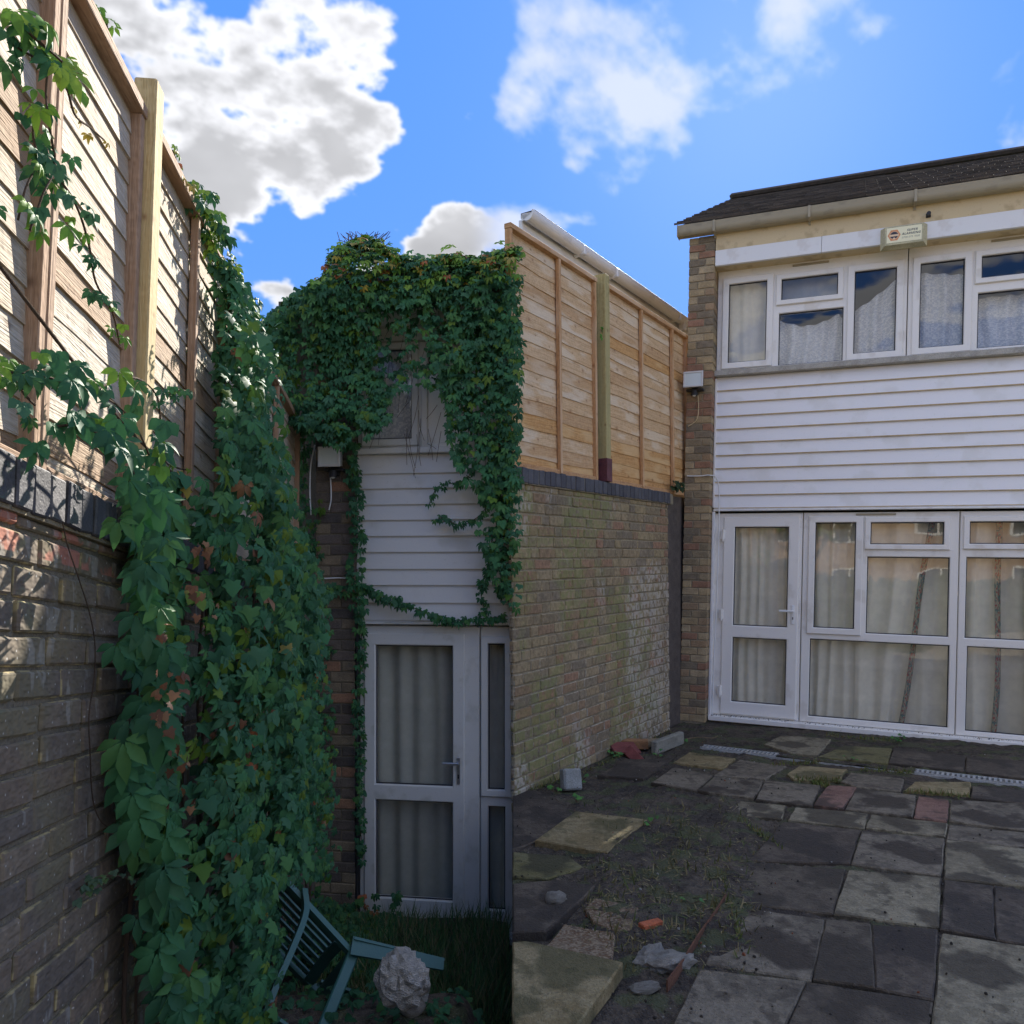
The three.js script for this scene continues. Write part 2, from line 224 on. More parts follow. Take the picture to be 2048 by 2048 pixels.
const cloth = (c, tr = 0.25) => new THREE.MeshPhysicalMaterial({ color: new THREE.Color().setRGB(...c), roughness: 0.95, transmission: tr, thickness: 0, side: THREE.DoubleSide, map: rep(tex(256, 256, (u, v) => { const x = 0.86 + 0.14 * sin(u * PI * 128) * sin(v * PI * 128) + 0.2 * (fbm(u * 5, v * 5, 71, 4, 5, 5) - 0.5); return [x, x, x * 0.97]; }), 3, 3) });
M.curtain = cloth([0.88, 0.82, 0.66], 0.1); M.greyCurtain = cloth([0.5, 0.5, 0.42], 0.1);
M.net = new THREE.MeshPhysicalMaterial({ color: 0xffffff, roughness: 0.95, transmission: 0.35, thickness: 0, side: THREE.DoubleSide, map: rep(tex(512, 512, (u, v) => { const a = fbm(u * 34, v * 34, 73, 3, 34, 34), f = smooth(0.46, 0.6, a), l = n2(u * 160, v * 160, 75, 160, 160) > 0.62 ? 0.2 : 0; return mixc([0.62, 0.64, 0.66], [0.86, 0.86, 0.83], clamp(f + l)); }), 2.5, 2.5) });
M.border = cloth([1, 1, 1], 0.1); M.border.map = rep(tex(64, 512, (u, v) => { const a = fbm(u * 6, v * 48, 81, 3, 6, 48), b = n2(u * 8, v * 60, 83, 8, 60); return b > 0.7 ? [0.28, 0.07, 0.06] : a > 0.55 ? [0.09, 0.15, 0.13] : [0.3, 0.27, 0.19]; }), 1, 1);
console.log('materials');
// ------------------------------------------------------------------ ground
const soilMap = rep(tex(1024, 1024, (u, v) => { const a = fbm(u * 7, v * 7, 101, 5, 7, 7), b = fbm(u * 60, v * 60, 105, 3, 60, 60), s = n2(u * 300, v * 300, 109, 300, 300); let c = mixc([0.035, 0.027, 0.02], [0.095, 0.075, 0.052], smooth(0.3, 0.7, 0.5 * a + 0.5 * b)); c = mixc(c, [0.07, 0.085, 0.03], 0.6 * smooth(0.52, 0.66, fbm(u * 11, v * 11, 111, 4, 11, 11))); if (s > 0.94) c = mixc(c, [0.28, 0.24, 0.18], 0.7); return c; }), 0.8, 0.8);
const soilBump = rep(tex(1024, 1024, (u, v) => 0.6 * fbm(u * 50, v * 50, 121, 4, 50, 50) + 0.4 * fbm(u * 200, v * 200, 125, 2, 200, 200), false), 0.8, 0.8);
M.soil = std([1, 1, 1], 1, { map: soilMap, bumpMap: soilBump, bumpScale: 0.02 });
M.turf = clay([0.07, 0.1, 0.035]);
const flat = (g) => { const p = g.attributes.position, uv = new Float32Array(p.count * 2); for (let i = 0; i < p.count; i++) { uv[2 * i] = p.getX(i); uv[2 * i + 1] = p.getZ(i); } g.setAttribute('uv', new THREE.BufferAttribute(uv, 2)); return g; };
structure('ground', flat(sheet(40, 40, (a, b) => [(a - 0.5) * 700, -1.3, (0.5 - b) * 700])), M.turf);
// the overgrown yard's earth
structure('garden_soil', flat(sheet(60, 90, (a, b) => { const x = lerp(-2.3, -0.03, a), z = lerp(4, -5.75, b); return [x, LGY + 0.05 * (fbm(x * 3, z * 3, 131) - 0.5), z]; })), M.soil);
// the cleared yard's raised earth, its top rough and lying a little below or above the slabs
const grassy = (x, f) => { const px = CX + FOC * x / f, py = HZ + FOC * 1.5 / f; const a = smooth(1120, 1230, px) * smooth(1560, 1440, px) * smooth(1590, 1640, py) * smooth(1960, 1860, py); return clamp(a); };
const soilY = (x, f) => { const g = f > 1.5 ? grassy(x, f) : 0; return -0.02 + 0.03 * (fbm(x * 5, f * 5, 141, 4) - 0.5) + 0.03 * (fbm(x * 26, f * 26, 143, 3) - 0.5) + 0.034 * g; };
{
  const edgeF = (x) => Math.min(8.35 - 0.426 * (x - 1.8) + 0.1, 5.39 + x * 1.556 + 0.05);
  const top = sheet(190, 230, (a, b) => { const x = 0.004 + 6.2 * a, f = lerp(1.9, edgeF(x), Math.pow(b, 0.8)); return [x, soilY(x, f), -f]; });
  structure('yard_soil', flat(top), M.soil);
  structure('yard_bank', [box(0.002, 6.4, -1.3, -0.075, -5.35, -1.85), box(1.1, 6.4, -1.3, -0.077, -6.9, -5.35)], M.soil);
  const pav = clay([0.5, 0.43, 0.33]);  // unseen paving made pale and warm to bounce light into the shade
  structure('bounce_patio', box(0.5, 14, -1.3, -0.02, -1.85, 11, planar(false, 0, 0, 1)), pav);
}
// ------------------------------------------------------------------ garden walls of brick
function gardenWall(pl, t, uA, uB, vB, vT, ch, len, hdr, seed, tone, joint, lim, box4, sees) {
  const r = rng(seed), nr = Math.ceil((vT - vB) / ch), rows = [];
  for (let k = 0; k < nr; k++) { const e = [uA - r() * len]; while (e[e.length - 1] < uB) e.push(e[e.length - 1] + ((hdr && (e.length + k) % 2) ? len * 0.5 : len) * (0.985 + 0.03 * r())); rows.push(e); }
  const [tu0, tv0, tw, th] = box4, jw = 0.011;
  const at = (u, v) => { const k = clamp(Math.floor((v - vB) / ch), 0, nr - 1), e = rows[k]; let c = 0; while (c < e.length - 2 && e[c + 1] < u) c++; return [k, c, Math.min(u - e[c], e[c + 1] - u), Math.min(v - vB - k * ch, vB + (k + 1) * ch - v)]; };
  const map = tex(2048, 1024, (a, b) => { const u = tu0 + a * tw, v = tv0 + b * th, [k, c, du, dv] = at(u, v), wob = 0.004 * (fbm(u * 40, v * 40, seed + 5, 2) - 0.5); const inJ = Math.min(du, dv) + wob < jw * 0.62; return inJ ? joint(u, v) : tone(u, v, hash(k, c, seed)); });
  const m = std([1, 1, 1], 0.95, { map, bumpMap: grainBump, bumpScale: 0.005 });
  const uvOf = (p) => [(p[0] + t.base[0] - tu0) / tw, (p[1] + t.base[1] - tv0) / th];
  const list = [];
  for (let k = 0; k < nr; k++) for (let c = 0; c < rows[k].length - 1; c++) {
    const u0 = Math.max(uA, rows[k][c] + jw / 2), u1 = Math.min(uB, rows[k][c + 1] - jw / 2), v0 = vB + k * ch + jw / 2, v1 = Math.min(vT, vB + (k + 1) * ch - jw / 2); if (u1 - u0 < 0.02 || v1 - v0 < 0.02) continue;
    const z = (r() - 0.5) * 0.007, g = cbox(u0 - t.base[0], u1 - t.base[0], v0 - t.base[1], v1 - t.base[1], -0.035, z, 0.004 + 0.003 * r(), uvOf, r);
    const p = pl.px((u0 + u1) / 2, (v0 + v1) / 2); list.push([p[2] > 0.2 && sees(p) ? 1 / (p[2] * p[2]) : 0, g]);
  }
  list.sort((a, b) => b[0] - a[0]); const rest = [];
  list.forEach(([s, g], i) => { if (i < lim && s > 0) part('brick', g, m, t); else rest.push(g); });
  if (rest.length) part('brickwork', rest, m, t).userData.kind = 'stuff';
  return m;
}
const tones = (pal, h) => pal[Math.floor(h * pal.length) % pal.length];
// left: dark weathered bricks, pale mortar, white lichen spots, spalled red face under the coping
{
  const t = on(LW, 'garden_wall', 'dark weathered brick garden wall with white lichen spots, half hidden by creeper', 'wall', 0, -2.75, 0);
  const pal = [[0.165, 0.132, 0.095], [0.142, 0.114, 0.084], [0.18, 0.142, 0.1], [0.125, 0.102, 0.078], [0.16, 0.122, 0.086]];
  const lich = (u, v) => { const c = Math.floor(u * 55), d = Math.floor(v * 55), h = hash(c, d, 9); if (h < 0.9) return 0; const x = (u * 55 - c - 0.3 - 0.4 * hash(c, d, 10)), y = (v * 55 - d - 0.3 - 0.4 * hash(c, d, 11)); return smooth(0.22, 0.1, Math.hypot(x, y) * (1 + 0.6 * n2(u * 300, v * 300, 12))); };
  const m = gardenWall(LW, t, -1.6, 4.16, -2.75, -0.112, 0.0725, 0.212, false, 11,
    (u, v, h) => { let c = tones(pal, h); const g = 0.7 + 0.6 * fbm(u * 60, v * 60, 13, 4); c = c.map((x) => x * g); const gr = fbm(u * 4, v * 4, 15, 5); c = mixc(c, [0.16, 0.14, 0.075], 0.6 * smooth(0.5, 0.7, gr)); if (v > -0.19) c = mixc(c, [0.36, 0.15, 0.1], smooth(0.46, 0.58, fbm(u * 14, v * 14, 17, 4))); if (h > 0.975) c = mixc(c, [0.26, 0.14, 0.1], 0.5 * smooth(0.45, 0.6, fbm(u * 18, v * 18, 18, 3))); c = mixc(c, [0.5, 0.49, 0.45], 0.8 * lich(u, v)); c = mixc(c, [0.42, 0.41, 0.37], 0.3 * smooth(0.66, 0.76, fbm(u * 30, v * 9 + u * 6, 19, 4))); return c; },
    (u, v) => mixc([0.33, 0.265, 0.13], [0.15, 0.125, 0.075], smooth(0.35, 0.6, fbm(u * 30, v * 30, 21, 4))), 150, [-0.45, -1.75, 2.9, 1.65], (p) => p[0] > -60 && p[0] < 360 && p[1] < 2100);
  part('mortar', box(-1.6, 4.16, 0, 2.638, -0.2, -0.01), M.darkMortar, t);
  const r = rng(5); for (let k = 0; k < 73; k++) { const u = -1.6 + k * 0.0785; part('coping_brick', cbox(u + 0.004, u + 0.0735, 2.648, 2.75 + (r() - 0.5) * 0.004, -0.215, 0.018 + (r() - 0.5) * 0.006, 0.004, undefined, r), M.coping[k % 5 === 2 ? 2 : Math.floor(r() * 2)], t); }
  part('coping_mortar', box(-1.6, 4.12, 2.64, 2.742, -0.21, 0.008), M.mortar, t);
}
// right: olive-brown bricks with moss low down and white salts towards the corner
const RWu0 = RW.at(1027, 1300)[0], RWu1 = RW.at(1338, 1200)[0], RWvT = (RW.at(1050, 966)[1] + RW.at(1330, 1009)[1]) / 2;
{
  const t = on(RW, 'garden_wall', 'olive brown brick garden wall with green moss and white salt stains', 'wall', RWu0, -0.1, 0);
  const pal = [[0.32, 0.24, 0.135], [0.28, 0.215, 0.125], [0.26, 0.205, 0.13], [0.35, 0.265, 0.15], [0.3, 0.2, 0.115], [0.24, 0.19, 0.125], [0.35, 0.27, 0.145], [0.34, 0.2, 0.12]];
  const s = (u) => (u - RWu0) / (RWu1 - RWu0);
  const marks = (u, v, c) => {
    const g = (0.5 + 0.66 * fbm(u * 45, v * 45, 23, 4)) * (0.8 + 0.4 * fbm(u * 1.3, v * 1.3, 24, 3)); c = c.map((x) => x * g);
    const moss = fbm(u * 2.2 + 4, v * 1.7, 25, 4) + 0.22 * smooth(0.9, 0.1, v) + 0.12 * smooth(0.45, 0.7, s(u)) - 0.1 * smooth(0.8, 0.95, s(u)); c = mixc(c, [0.2, 0.22, 0.065], 0.55 * smooth(0.56, 0.74, moss) * smooth(0.25, 0.55, fbm(u * 30, v * 30, 26, 3)));
    const salt = fbm(u * 3, v * 1.4, 27, 5) + 0.3 * smooth(0.5, 0.85, s(u)) * smooth(1.75, 1.2, v) + 0.1 * smooth(1.0, 0.4, v); c = mixc(c, [0.5, 0.46, 0.39], 0.6 * smooth(0.6, 0.82, salt) * smooth(0.34, 0.62, fbm(u * 38, v * 26, 28, 4)));
    return c;
  };
  gardenWall(RW, t, RWu0, RWu1, -0.1, RWvT, 0.079, 0.235, true, 31, (u, v, h) => marks(u, v, tones(pal, h)), (u, v) => marks(u, v, mixc([0.46, 0.37, 0.21], [0.48, 0.43, 0.34], smooth(1.3, 0.5, v + 0.6 * (fbm(u * 3, v * 3, 29) - 0.5)))), 300, [RWu0, -0.1, RWu1 - RWu0, RWvT + 0.1], (p) => p[0] > 1000 && p[0] < 1400);
  const b = t.base, mz = 0.14, X = (u) => u - b[0];
  part('mortar', hexa([[X(RWu0 + 1.5 * mz), 0, -mz], [X(RWu1), 0, -mz], [X(RWu1), RWvT + 0.1, -mz], [X(RWu0 + 1.5 * mz), RWvT + 0.1, -mz], [X(RWu0), 0, -0.01], [X(RWu1), 0, -0.01], [X(RWu1), RWvT + 0.1, -0.01], [X(RWu0), RWvT + 0.1, -0.01]]), M.mortar, t);
  const r = rng(6), y0 = RWvT + 0.1 + 0.006, n = Math.floor((RWu1 + 0.12 - RWu0 - 0.1) / 0.078);
  for (let k = 0; k < n; k++) { const u = X(RWu0) + 0.03 + k * 0.078; part('coping_brick', cbox(u + 0.004, u + 0.073, y0, y0 + 0.104 + (r() - 0.5) * 0.004, k < 2 ? -0.02 : -0.15, 0.02 + (r() - 0.5) * 0.006, 0.004, undefined, r), M.coping[Math.floor(r() * 2)], t); }
  part('coping_mortar', hexa([[X(RWu0) + 0.25, y0 - 0.006, -0.14], [X(RWu1) + 0.1, y0 - 0.006, -0.14], [X(RWu1) + 0.1, y0 + 0.096, -0.14], [X(RWu0) + 0.25, y0 + 0.096, -0.14], [X(RWu0) + 0.02, y0 - 0.006, 0.012], [X(RWu1) + 0.1, y0 - 0.006, 0.012], [X(RWu1) + 0.1, y0 + 0.096, 0.012], [X(RWu0) + 0.02, y0 + 0.096, 0.012]]), M.mortar, t);
  // narrow brick return that fills the corner beside the house
  const q = node('return', t); const inv = t.quaternion.clone().invert(); q.quaternion.copy(inv).multiply(RF.q); q.position.copy(RF.p(-0.21, -0.1, -0.16).sub(t.position).applyQuaternion(inv));
  for (let k = 0; k < 27; k++) { const w = k % 2 ? 0.1 : 0.13; part('brick', cbox(0, w - 0.01, k * 0.079, k * 0.079 + 0.069, -0.1, 0, 0.004, undefined, r), M.oldBrick[Math.floor(r() * 4)], q); part('brick', cbox(w, 0.2, k * 0.079, k * 0.079 + 0.069, -0.1, 0, 0.004, undefined, r), M.oldBrick[Math.floor(r() * 4)], q); }
  part('mortar', box(0, 0.2, 0, 2.13, -0.12, -0.008), M.darkMortar, q);
  part('sun_block_wall', box(X(RWu1) + 0.02, X(RWu1) + 1.2, 0, RWvT + 0.2, -0.16, -0.06), M.oldBrick[1], t);  // hidden wall added behind the return to shut out a sun streak
}
console.log('walls', RWu0, RWu1, RWvT);
// ------------------------------------------------------------------ timber fences on the walls
function boardGeo(w, h, r, seg = 6) {                    // one lapped board with an uneven lower edge
  const R = [], t = [], wav = r() * 10, amp = 0.004 + 0.006 * r();
  for (let i = 0; i <= seg; i++) { const u = w * i / seg, b = amp * (n2(u * 5 + wav, wav, 3) - 0.5) * 2, o = 0.003 * (n2(u * 3 + wav, 5, 4) - 0.5); R.push([[u, b, 0.002], [u, b, 0.013 + o], [u, h, 0.005 + o], [u, h, 0.0]]); }
  for (let i = 0; i < seg; i++) for (let k = 0; k < 4; k++) { const a = R[i][k], b = R[i][(k + 1) % 4], c = R[i + 1][(k + 1) % 4], d = R[i + 1][k]; t.push(a, c, b, a, d, c); }
  t.push(R[0][0], R[0][1], R[0][2], R[0][0], R[0][2], R[0][3], R[seg][0], R[seg][2], R[seg][1], R[seg][0], R[seg][3], R[seg][2]);
  return soup(t, planar(false, r() * 2, r() * 0.5));
}
function fencePanel(pl, label, group, u0, u1, v0, v1, n, step, mats, bat, batU, seed, dz = 0) {
  const r = rng(seed), t = on(pl, 'lap_fence', label, 'fence', u0, v0, n + dz, group), w = u1 - u0, h = v1 - v0, k = Math.round(h / step), st = h / k;
  for (let i = 0; i < k; i++) { const m = part('board', boardGeo(w - 0.004, st * 1.25, r), mats[(i / k < 0.2 && r() < 0.5) || r() < 0.09 ? 3 : Math.floor(r() * 3)], t); m.position.set(0.002, i * st - 0.01 + (i ? 0 : 0.012), (r() - 0.5) * 0.003); m.rotation.z = (r() - 0.5) * 0.006; if (i === k - 1) m.scale.y = 0.8; }
  part('top_rail', cbox(-0.004, w + 0.004, h - 0.03, h + 0.006, -0.006, 0.05, 0.003, anyUV()), bat, t);
  part('bottom_rail', cbox(0.03, w - 0.03, 0.002, 0.036, 0.018, 0.036, 0.003, anyUV()), bat, t);
  for (const x of [0.014, w - 0.014]) part('stile', cbox(x - 0.016, x + 0.016, 0.004, h - 0.03, -0.004, 0.043, 0.003, anyUV(true)), bat, t);
  for (const x of batU) part('batten', cbox(x - u0 - 0.016, x - u0 + 0.016, 0.01, h - 0.03, 0.016, 0.045 + 0.004 * r(), 0.003, anyUV(true)), bat, t);
  return t;
}
const post = (pl, label, u, v0, v1, n0, n1, w, mat) => { const t = on(pl, 'fence_post', label, 'fence post', u, v0, 0); const s = part('shaft', cbox(-w / 2, w / 2, 0, v1 - v0, n0, n1, 0.005, anyUV(true)), mat, t); return t; };
{
  const n = -0.075, U = (px, py) => LW.at(px, py, n + 0.03)[0], Vv = (px, py) => LW.at(px, py, n + 0.03)[1];
  const uR = LW.at(322, 400, 0.0)[0], uL = uR - 0.075, e1 = uL - 0.004, top1 = (Vv(190, 45) + Vv(272, 200)) / 2, top2 = (Vv(321, 261) + Vv(384, 424)) / 2, s2 = uR + 0.004, e2 = U(450, 620), top3 = Vv(500, 660);
  console.log('fence L', e1, s2, e2, 'tops', top1, top2, top3, Vv(448, 599), Vv(519, 690), 'batten', U(104, 300), U(385, 600));
  fencePanel(LW, 'sunlit grey lap fence panel with creeper, nearest at the left edge', null, -0.62, U(104, 300) - 0.018, 0.004, top1 + 0.02, n, 0.088, M.greyBoard, M.batten, [], 51);
  fencePanel(LW, 'sunlit grey lap fence panel left of the yellow post', null, U(104, 300) - 0.012, e1, 0.004, top1, n, 0.088, M.greyBoard, M.batten, [], 52, 0.002);
  fencePanel(LW, 'grey lap fence panel right of the yellow post', null, s2, e2, 0.004, top2, n, 0.088, M.greyBoard, M.batten, [U(387, 600)], 53);
  fencePanel(LW, 'far grey lap fence panel under thick creeper beside the house', null, e2 + 0.03, 4.05, 0.004, top3, n, 0.1, M.greyBoard, M.batten, [e2 + 0.75, e2 + 1.3], 54);
  post(LW, 'square yellow timber post standing above the grey fence', (uL + uR) / 2, 0.004, LW.at(322, 172, 0)[1], n + 0.005, 0.0, uR - uL, M.post);
}
{
  const n = -0.06, U = (px, py) => RW.at(px, py, n + 0.03)[0], Vv = (px, py) => RW.at(px, py, n + 0.03)[1], vb = RWvT + 0.112;
  const e1 = U(1192, 760), s2 = U(1211, 760), topA = (Vv(1045, 455) + Vv(1180, 560)) / 2, topB = (Vv(1212, 575) + Vv(1365, 662)) / 2;
  console.log('fence R', e1, s2, 'tops', topA, topB, 'bottom', vb, Vv(1110, 945), Vv(1300, 975));
  fencePanel(RW, 'warm brown lap fence panel left of the pale green post', null, RWu0 + 0.05, e1, vb, topA, n, 0.1, M.warmBoard, M.warmBatten, [U(1118, 740)], 61);
  fencePanel(RW, 'warm brown lap fence panel between the pale green post and the house', null, s2, RWu1 + 0.62, vb, topB, n, 0.1, M.warmBoard, M.warmBatten, [U(1283, 800), U(1344, 820)], 62);
  const p = post(RW, 'pale green timber post with a maroon foot on the brick coping', (e1 + s2) / 2 + 0.006, vb, RW.at(1190, 533, 0.03)[1], n - 0.02, 0.035, 0.085, M.greenPost);
  part('foot_shoe', cbox(-0.048, 0.048, 0, 0.19, n - 0.01, 0.042, 0.003), M.maroon, p, 'maroon metal shoe');
}
console.log('fences');
// ------------------------------------------------------------------ windows, doors, curtains
const rc = (pl, off, x0, x1, a, b, c, d) => { const tl = pl.at(x0, a, off), tr = pl.at(x1, b, off), bl = pl.at(x0, c, off), br = pl.at(x1, d, off); return [(tl[0] + bl[0]) / 2, (bl[1] + br[1]) / 2, (tr[0] + br[0]) / 2, (tl[1] + tr[1]) / 2]; };
const grow = (r, k) => [r[0] - k, r[1] - k, r[2] + k, r[3] + k];
function pane(parent, r, z) { const [a, b, c, d] = grow(r, 0.004); part('pane', soup([[a, b, z], [c, b, z], [c, d, z], [a, b, z], [c, d, z], [a, d, z]], planar(false, uvR() * 9, uvR() * 9)), M.glass, parent); }
function glazing(house, name, outer, items, off, mat) {  // items: [glass rectangle, sash width or 0]
  const w = node(name, house), holes = items.map(([g, s]) => grow(g, s ? s - 0.012 : 0));
  part('frame', ring(outer, holes, off - 0.055, off), mat, w);
  for (const [g, s] of items) {
    if (s) { part('sash', ring(grow(g, s), [g], off - 0.03, off + 0.022), mat, w); }
    const z = s ? off - 0.008 : off - 0.03;
    part('gasket', ring(g, [grow(g, -0.009)], z - 0.004, z + 0.004, 0.001), M.gasket, w); pane(w, g, z - 0.006);
  }
  return w;
}
function curtain(pl, label, u0, u1, v0, v1, n, mat, seed, o = {}) {
  const r = rng(seed), t = on(pl, 'curtain', label, 'curtain', (u0 + u1) / 2, v0, n, o.group), ph = r() * 6, w = (u1 - u0) / 2, f = o.fold ?? 14, a = o.amp ?? 0.022;
  const top = o.top ?? (() => v1), lean = o.lean ?? (() => 0);
  part('cloth', sheet(Math.ceil(w * 2 * 70), 26, (i, j) => { const u = lerp(-w, w, i) + lean(i, j), q = i * w * 2 * f; const tv = top(i); return [u, lerp(0, tv - v0, j), a * (0.4 + 0.6 * n2(i * 9, 2, seed)) * sin(q + ph + 2.2 * n2(i * 6, j * 1.5, seed + 1) + 1.2 * n2(i * 3, j * 3, seed + 2)) + 0.02 * (n2(i * 4, j * 2, seed + 3) - 0.5)]; }, (i, j) => [i * w * 2, j * (v1 - v0)]), mat, t);
  return t;
}
// ------------------------------------------------------------------ right house
{
  const off = -0.2, E = 4.3, b = on(RF, 'house', 'two storey house with clean white boarding, white windows and dark slate roof', 'house', 0, 0, 0), r = rng(71);
  const Y = (px, py, o = off) => RF.at(px, py, o)[1], U = (px, py, o = off) => RF.at(px, py, o)[0];
  const pierW = U(1426, 700, 0), vG = Y(1360, 479, 0.02);
  // brick pier
  const pier = node('pier', b); part('mortar', box(0.006, pierW - 0.006, -0.1, vG, -0.3, -0.007), M.mortar, pier);
  for (let k = 0; k * 0.0762 < vG; k++) { const s = k % 2 ? pierW * 0.64 : pierW * 0.36, y = k * 0.0762, m = () => M.brick[Math.floor(Math.pow(r(), 1.2) * 6)]; for (const [p, q] of [[0, s - 0.005], [s + 0.005, pierW]]) part('brick', cbox(p, q, y + 0.005, y + 0.0712, -0.31, (r() - 0.5) * 0.004, 0.004, undefined, r), m(), pier); }
  // shell
  const vTop = vG + 0.02, D = -5.2;
  part('wall', [box(0.02, 0.28, 0, vTop, D, -0.32), box(0.02, E, 0, vTop, D - 0.2, D), box(E - 0.05, E + 0.15, 0, vTop, D, off)], M.brick[1], b);
  part('floor', [box(0.28, E, -0.1, -0.02, D, off - 0.06), box(0.28, E, Y(1445, 900) - 0.1, Y(1445, 900) + 0.1, D, off - 0.06), box(0.2, E, vTop - 0.06, vTop, D, off)], M.room, b);
  // boarding between the storeys
  const ys = [758, 782, 806, 833, 859, 886, 911, 937, 964, 990, 1016].map((y) => Y(1445, y)), x0 = pierW + 0.012;
  part('backing', box(x0, E, ys[10] - 0.02, ys[0] + 0.03, off - 0.1, off - 0.004), M.upvc, b);
  for (let k = 0; k < 10; k++) { const lo = ys[k + 1], hi = ys[k]; part('cladding_board', hexa([[x0, lo + 0.004, off], [E, lo + 0.004, off], [E, hi + 0.012, off], [x0, hi + 0.012, off], [x0, lo, off + 0.034], [E, lo, off + 0.034], [E, hi + 0.01, off + 0.008], [x0, hi + 0.01, off + 0.008]]), M.clad, b); part('board_lip', box(x0, E, lo - 0.006, lo + 0.002, off + 0.01, off + 0.03), M.cream, b); }
  part('corner_trim', cbox(pierW + 0.001, pierW + 0.022, ys[10], ys[0], off - 0.02, off + 0.045, 0.004), M.upvc, b);
  part('window_sill', cbox(pierW - 0.006, E, ys[0] + 0.014, Y(1445, 744), off - 0.04, off + 0.09, 0.006), M.sill, b);
  part('ledge', [cbox(x0, E, ys[10] - 0.035, ys[10] - 0.02, off - 0.02, off + 0.06, 0.003), box(x0, E, ys[10] - 0.02, ys[10] - 0.004, off - 0.02, off + 0.02)], M.fascia, b);
  // upper windows
  const R = (...a) => rc(RF, off, ...a), sw = 0.062, top = Y(1445, 541), sill = Y(1445, 744);
  const u1 = [[R(1457, 1533, 569, 562, 726, 721), sw], [R(1563, 1676, 558, 548, 600, 590), sw * 0.8], [R(1557, 1686, 626, 615, 729, 722), 0], [R(1708, 1792, 544, 535, 708, 702), sw]];
  const u2 = [[R(1839, 1928, 528, 518, 697, 690), sw], [R(1963, 2082, 512, 500, 556, 545), sw * 0.8], [R(1955, 2090, 585, 573, 696, 686), 0]];
  const mid = U(1815, 600);
  glazing(b, 'window', [pierW + 0.004, sill, mid - 0.004, top], u1, off, M.upvc).userData.label = 'upper window with a green reflection and sagging net';
  glazing(b, 'window', [mid + 0.004, sill, E, top], u2, off, M.upvc).userData.label = 'upper window at the right edge';
  part('vent', [cbox(U(1585, 545), U(1658, 540), top - 0.055, top - 0.035, off, off + 0.014, 0.003)], M.gutter, b); part('vent', [cbox(U(1982, 500), U(2050, 495), top - 0.055, top - 0.035, off, off + 0.014, 0.003)], M.gutter, b);
  // fascia, soffit, gutter
  const fa = Y(1428, 484, 0), fb = Y(1428, 502, 0), fc = Y(1428, 533, 0);
  part('soffit', box(pierW, E, top - 0.004, top + 0.06, off - 0.06, -0.022), M.cream, b);
  part('eaves_board', cbox(pierW + 0.005, E, fb + 0.002, vG + 0.12, -0.03, -0.004, 0.003), M.cream, b);
  for (const [p, q] of [[pierW + 0.004, U(1643, 480, 0)], [U(1643, 480, 0) + 0.003, E]]) part('fascia_board', cbox(p, q, fc, fb, -0.03, 0.006, 0.004), M.fascia, b);
  part('soffit_board', box(pierW, E, fc + 0.006, fc + 0.03, off - 0.05, -0.032), M.cream, b);
  const gs = new THREE.Shape(); gs.moveTo(0, 0.1); gs.lineTo(0, 0.012); gs.quadraticCurveTo(0.004, 0, 0.02, 0); gs.lineTo(0.075, 0.004); gs.quadraticCurveTo(0.1, 0.02, 0.104, 0.06); gs.lineTo(0.112, 0.105); gs.lineTo(0.106, 0.105); gs.lineTo(0.094, 0.05); gs.quadraticCurveTo(0.09, 0.02, 0.07, 0.012); gs.lineTo(0.008, 0.012); gs.lineTo(0.008, 0.1);
  const gg = new THREE.ExtrudeGeometry(gs, { depth: E + 0.1, bevelEnabled: false, steps: 1 }); gg.rotateY(-PI / 2); gg.scale(-1, 1, 1); { const i = gg.index; const p = gg.attributes.position; if (!i) { for (let k = 0; k < p.count; k += 3) for (const at of Object.values(gg.attributes)) for (let c = 0; c < at.itemSize; c++) { const q = at.array[(k + 1) * at.itemSize + c]; at.array[(k + 1) * at.itemSize + c] = at.array[(k + 2) * at.itemSize + c]; at.array[(k + 2) * at.itemSize + c] = q; } } gg.computeVertexNormals(); }
  gg.translate(-0.1, vG, 0.003); const gut = part('gutter', gg, M.gutter, b);
  part('end_cap', cbox(-0.108, -0.1, vG - 0.004, vG + 0.11, 0.001, 0.118, 0.002), M.gutter, gut);
  for (const px of [1428, 1618, 1830]) { const u = U(px, 450, 0.1); part('bracket', [cbox(u - 0.012, u + 0.012, vG - 0.008, vG + 0.006, -0.003, 0.1, 0.003), cbox(u - 0.012, u + 0.012, vG - 0.004, vG + 0.11, 0.1, 0.12, 0.003), cbox(u - 0.01, u + 0.01, vG - 0.035, vG, -0.003, 0.012, 0.002)], M.gutter, gut); }
  // roof of lapped slates
  const pitch = rad(26.5), roof = node('roof', b, -0.16, vG + 0.105, 0.1); roof.rotation.x = 0; const run = 3.9, ex = 0.26;
  part('roof_deck', hexa([[0.05, run * Math.tan(pitch) - 0.05, -run], [E + 0.3, run * Math.tan(pitch) - 0.05, -run], [E + 0.3, run * Math.tan(pitch) - 0.02, -run], [0.05, run * Math.tan(pitch) - 0.02, -run], [0.05, -0.03, -0.1], [E + 0.3, -0.03, -0.1], [E + 0.3, 0, -0.02], [0.05, 0, -0.02]]), M.slate[1], roof);
  const slope = run / cos(pitch), rows = Math.ceil(slope / ex);
  const slateG = [0, 1, 2].map(() => hexa([[0, 0.006, -ex * 1.2], [0.253, 0.006, -ex * 1.2], [0.253, 0.012, -ex * 1.2], [0, 0.012, -ex * 1.2], [0, 0.012, (r() - 0.5) * 0.01], [0.253, 0.012, (r() - 0.5) * 0.01], [0.253, 0.032, (r() - 0.5) * 0.01], [0, 0.032, (r() - 0.5) * 0.01]]));
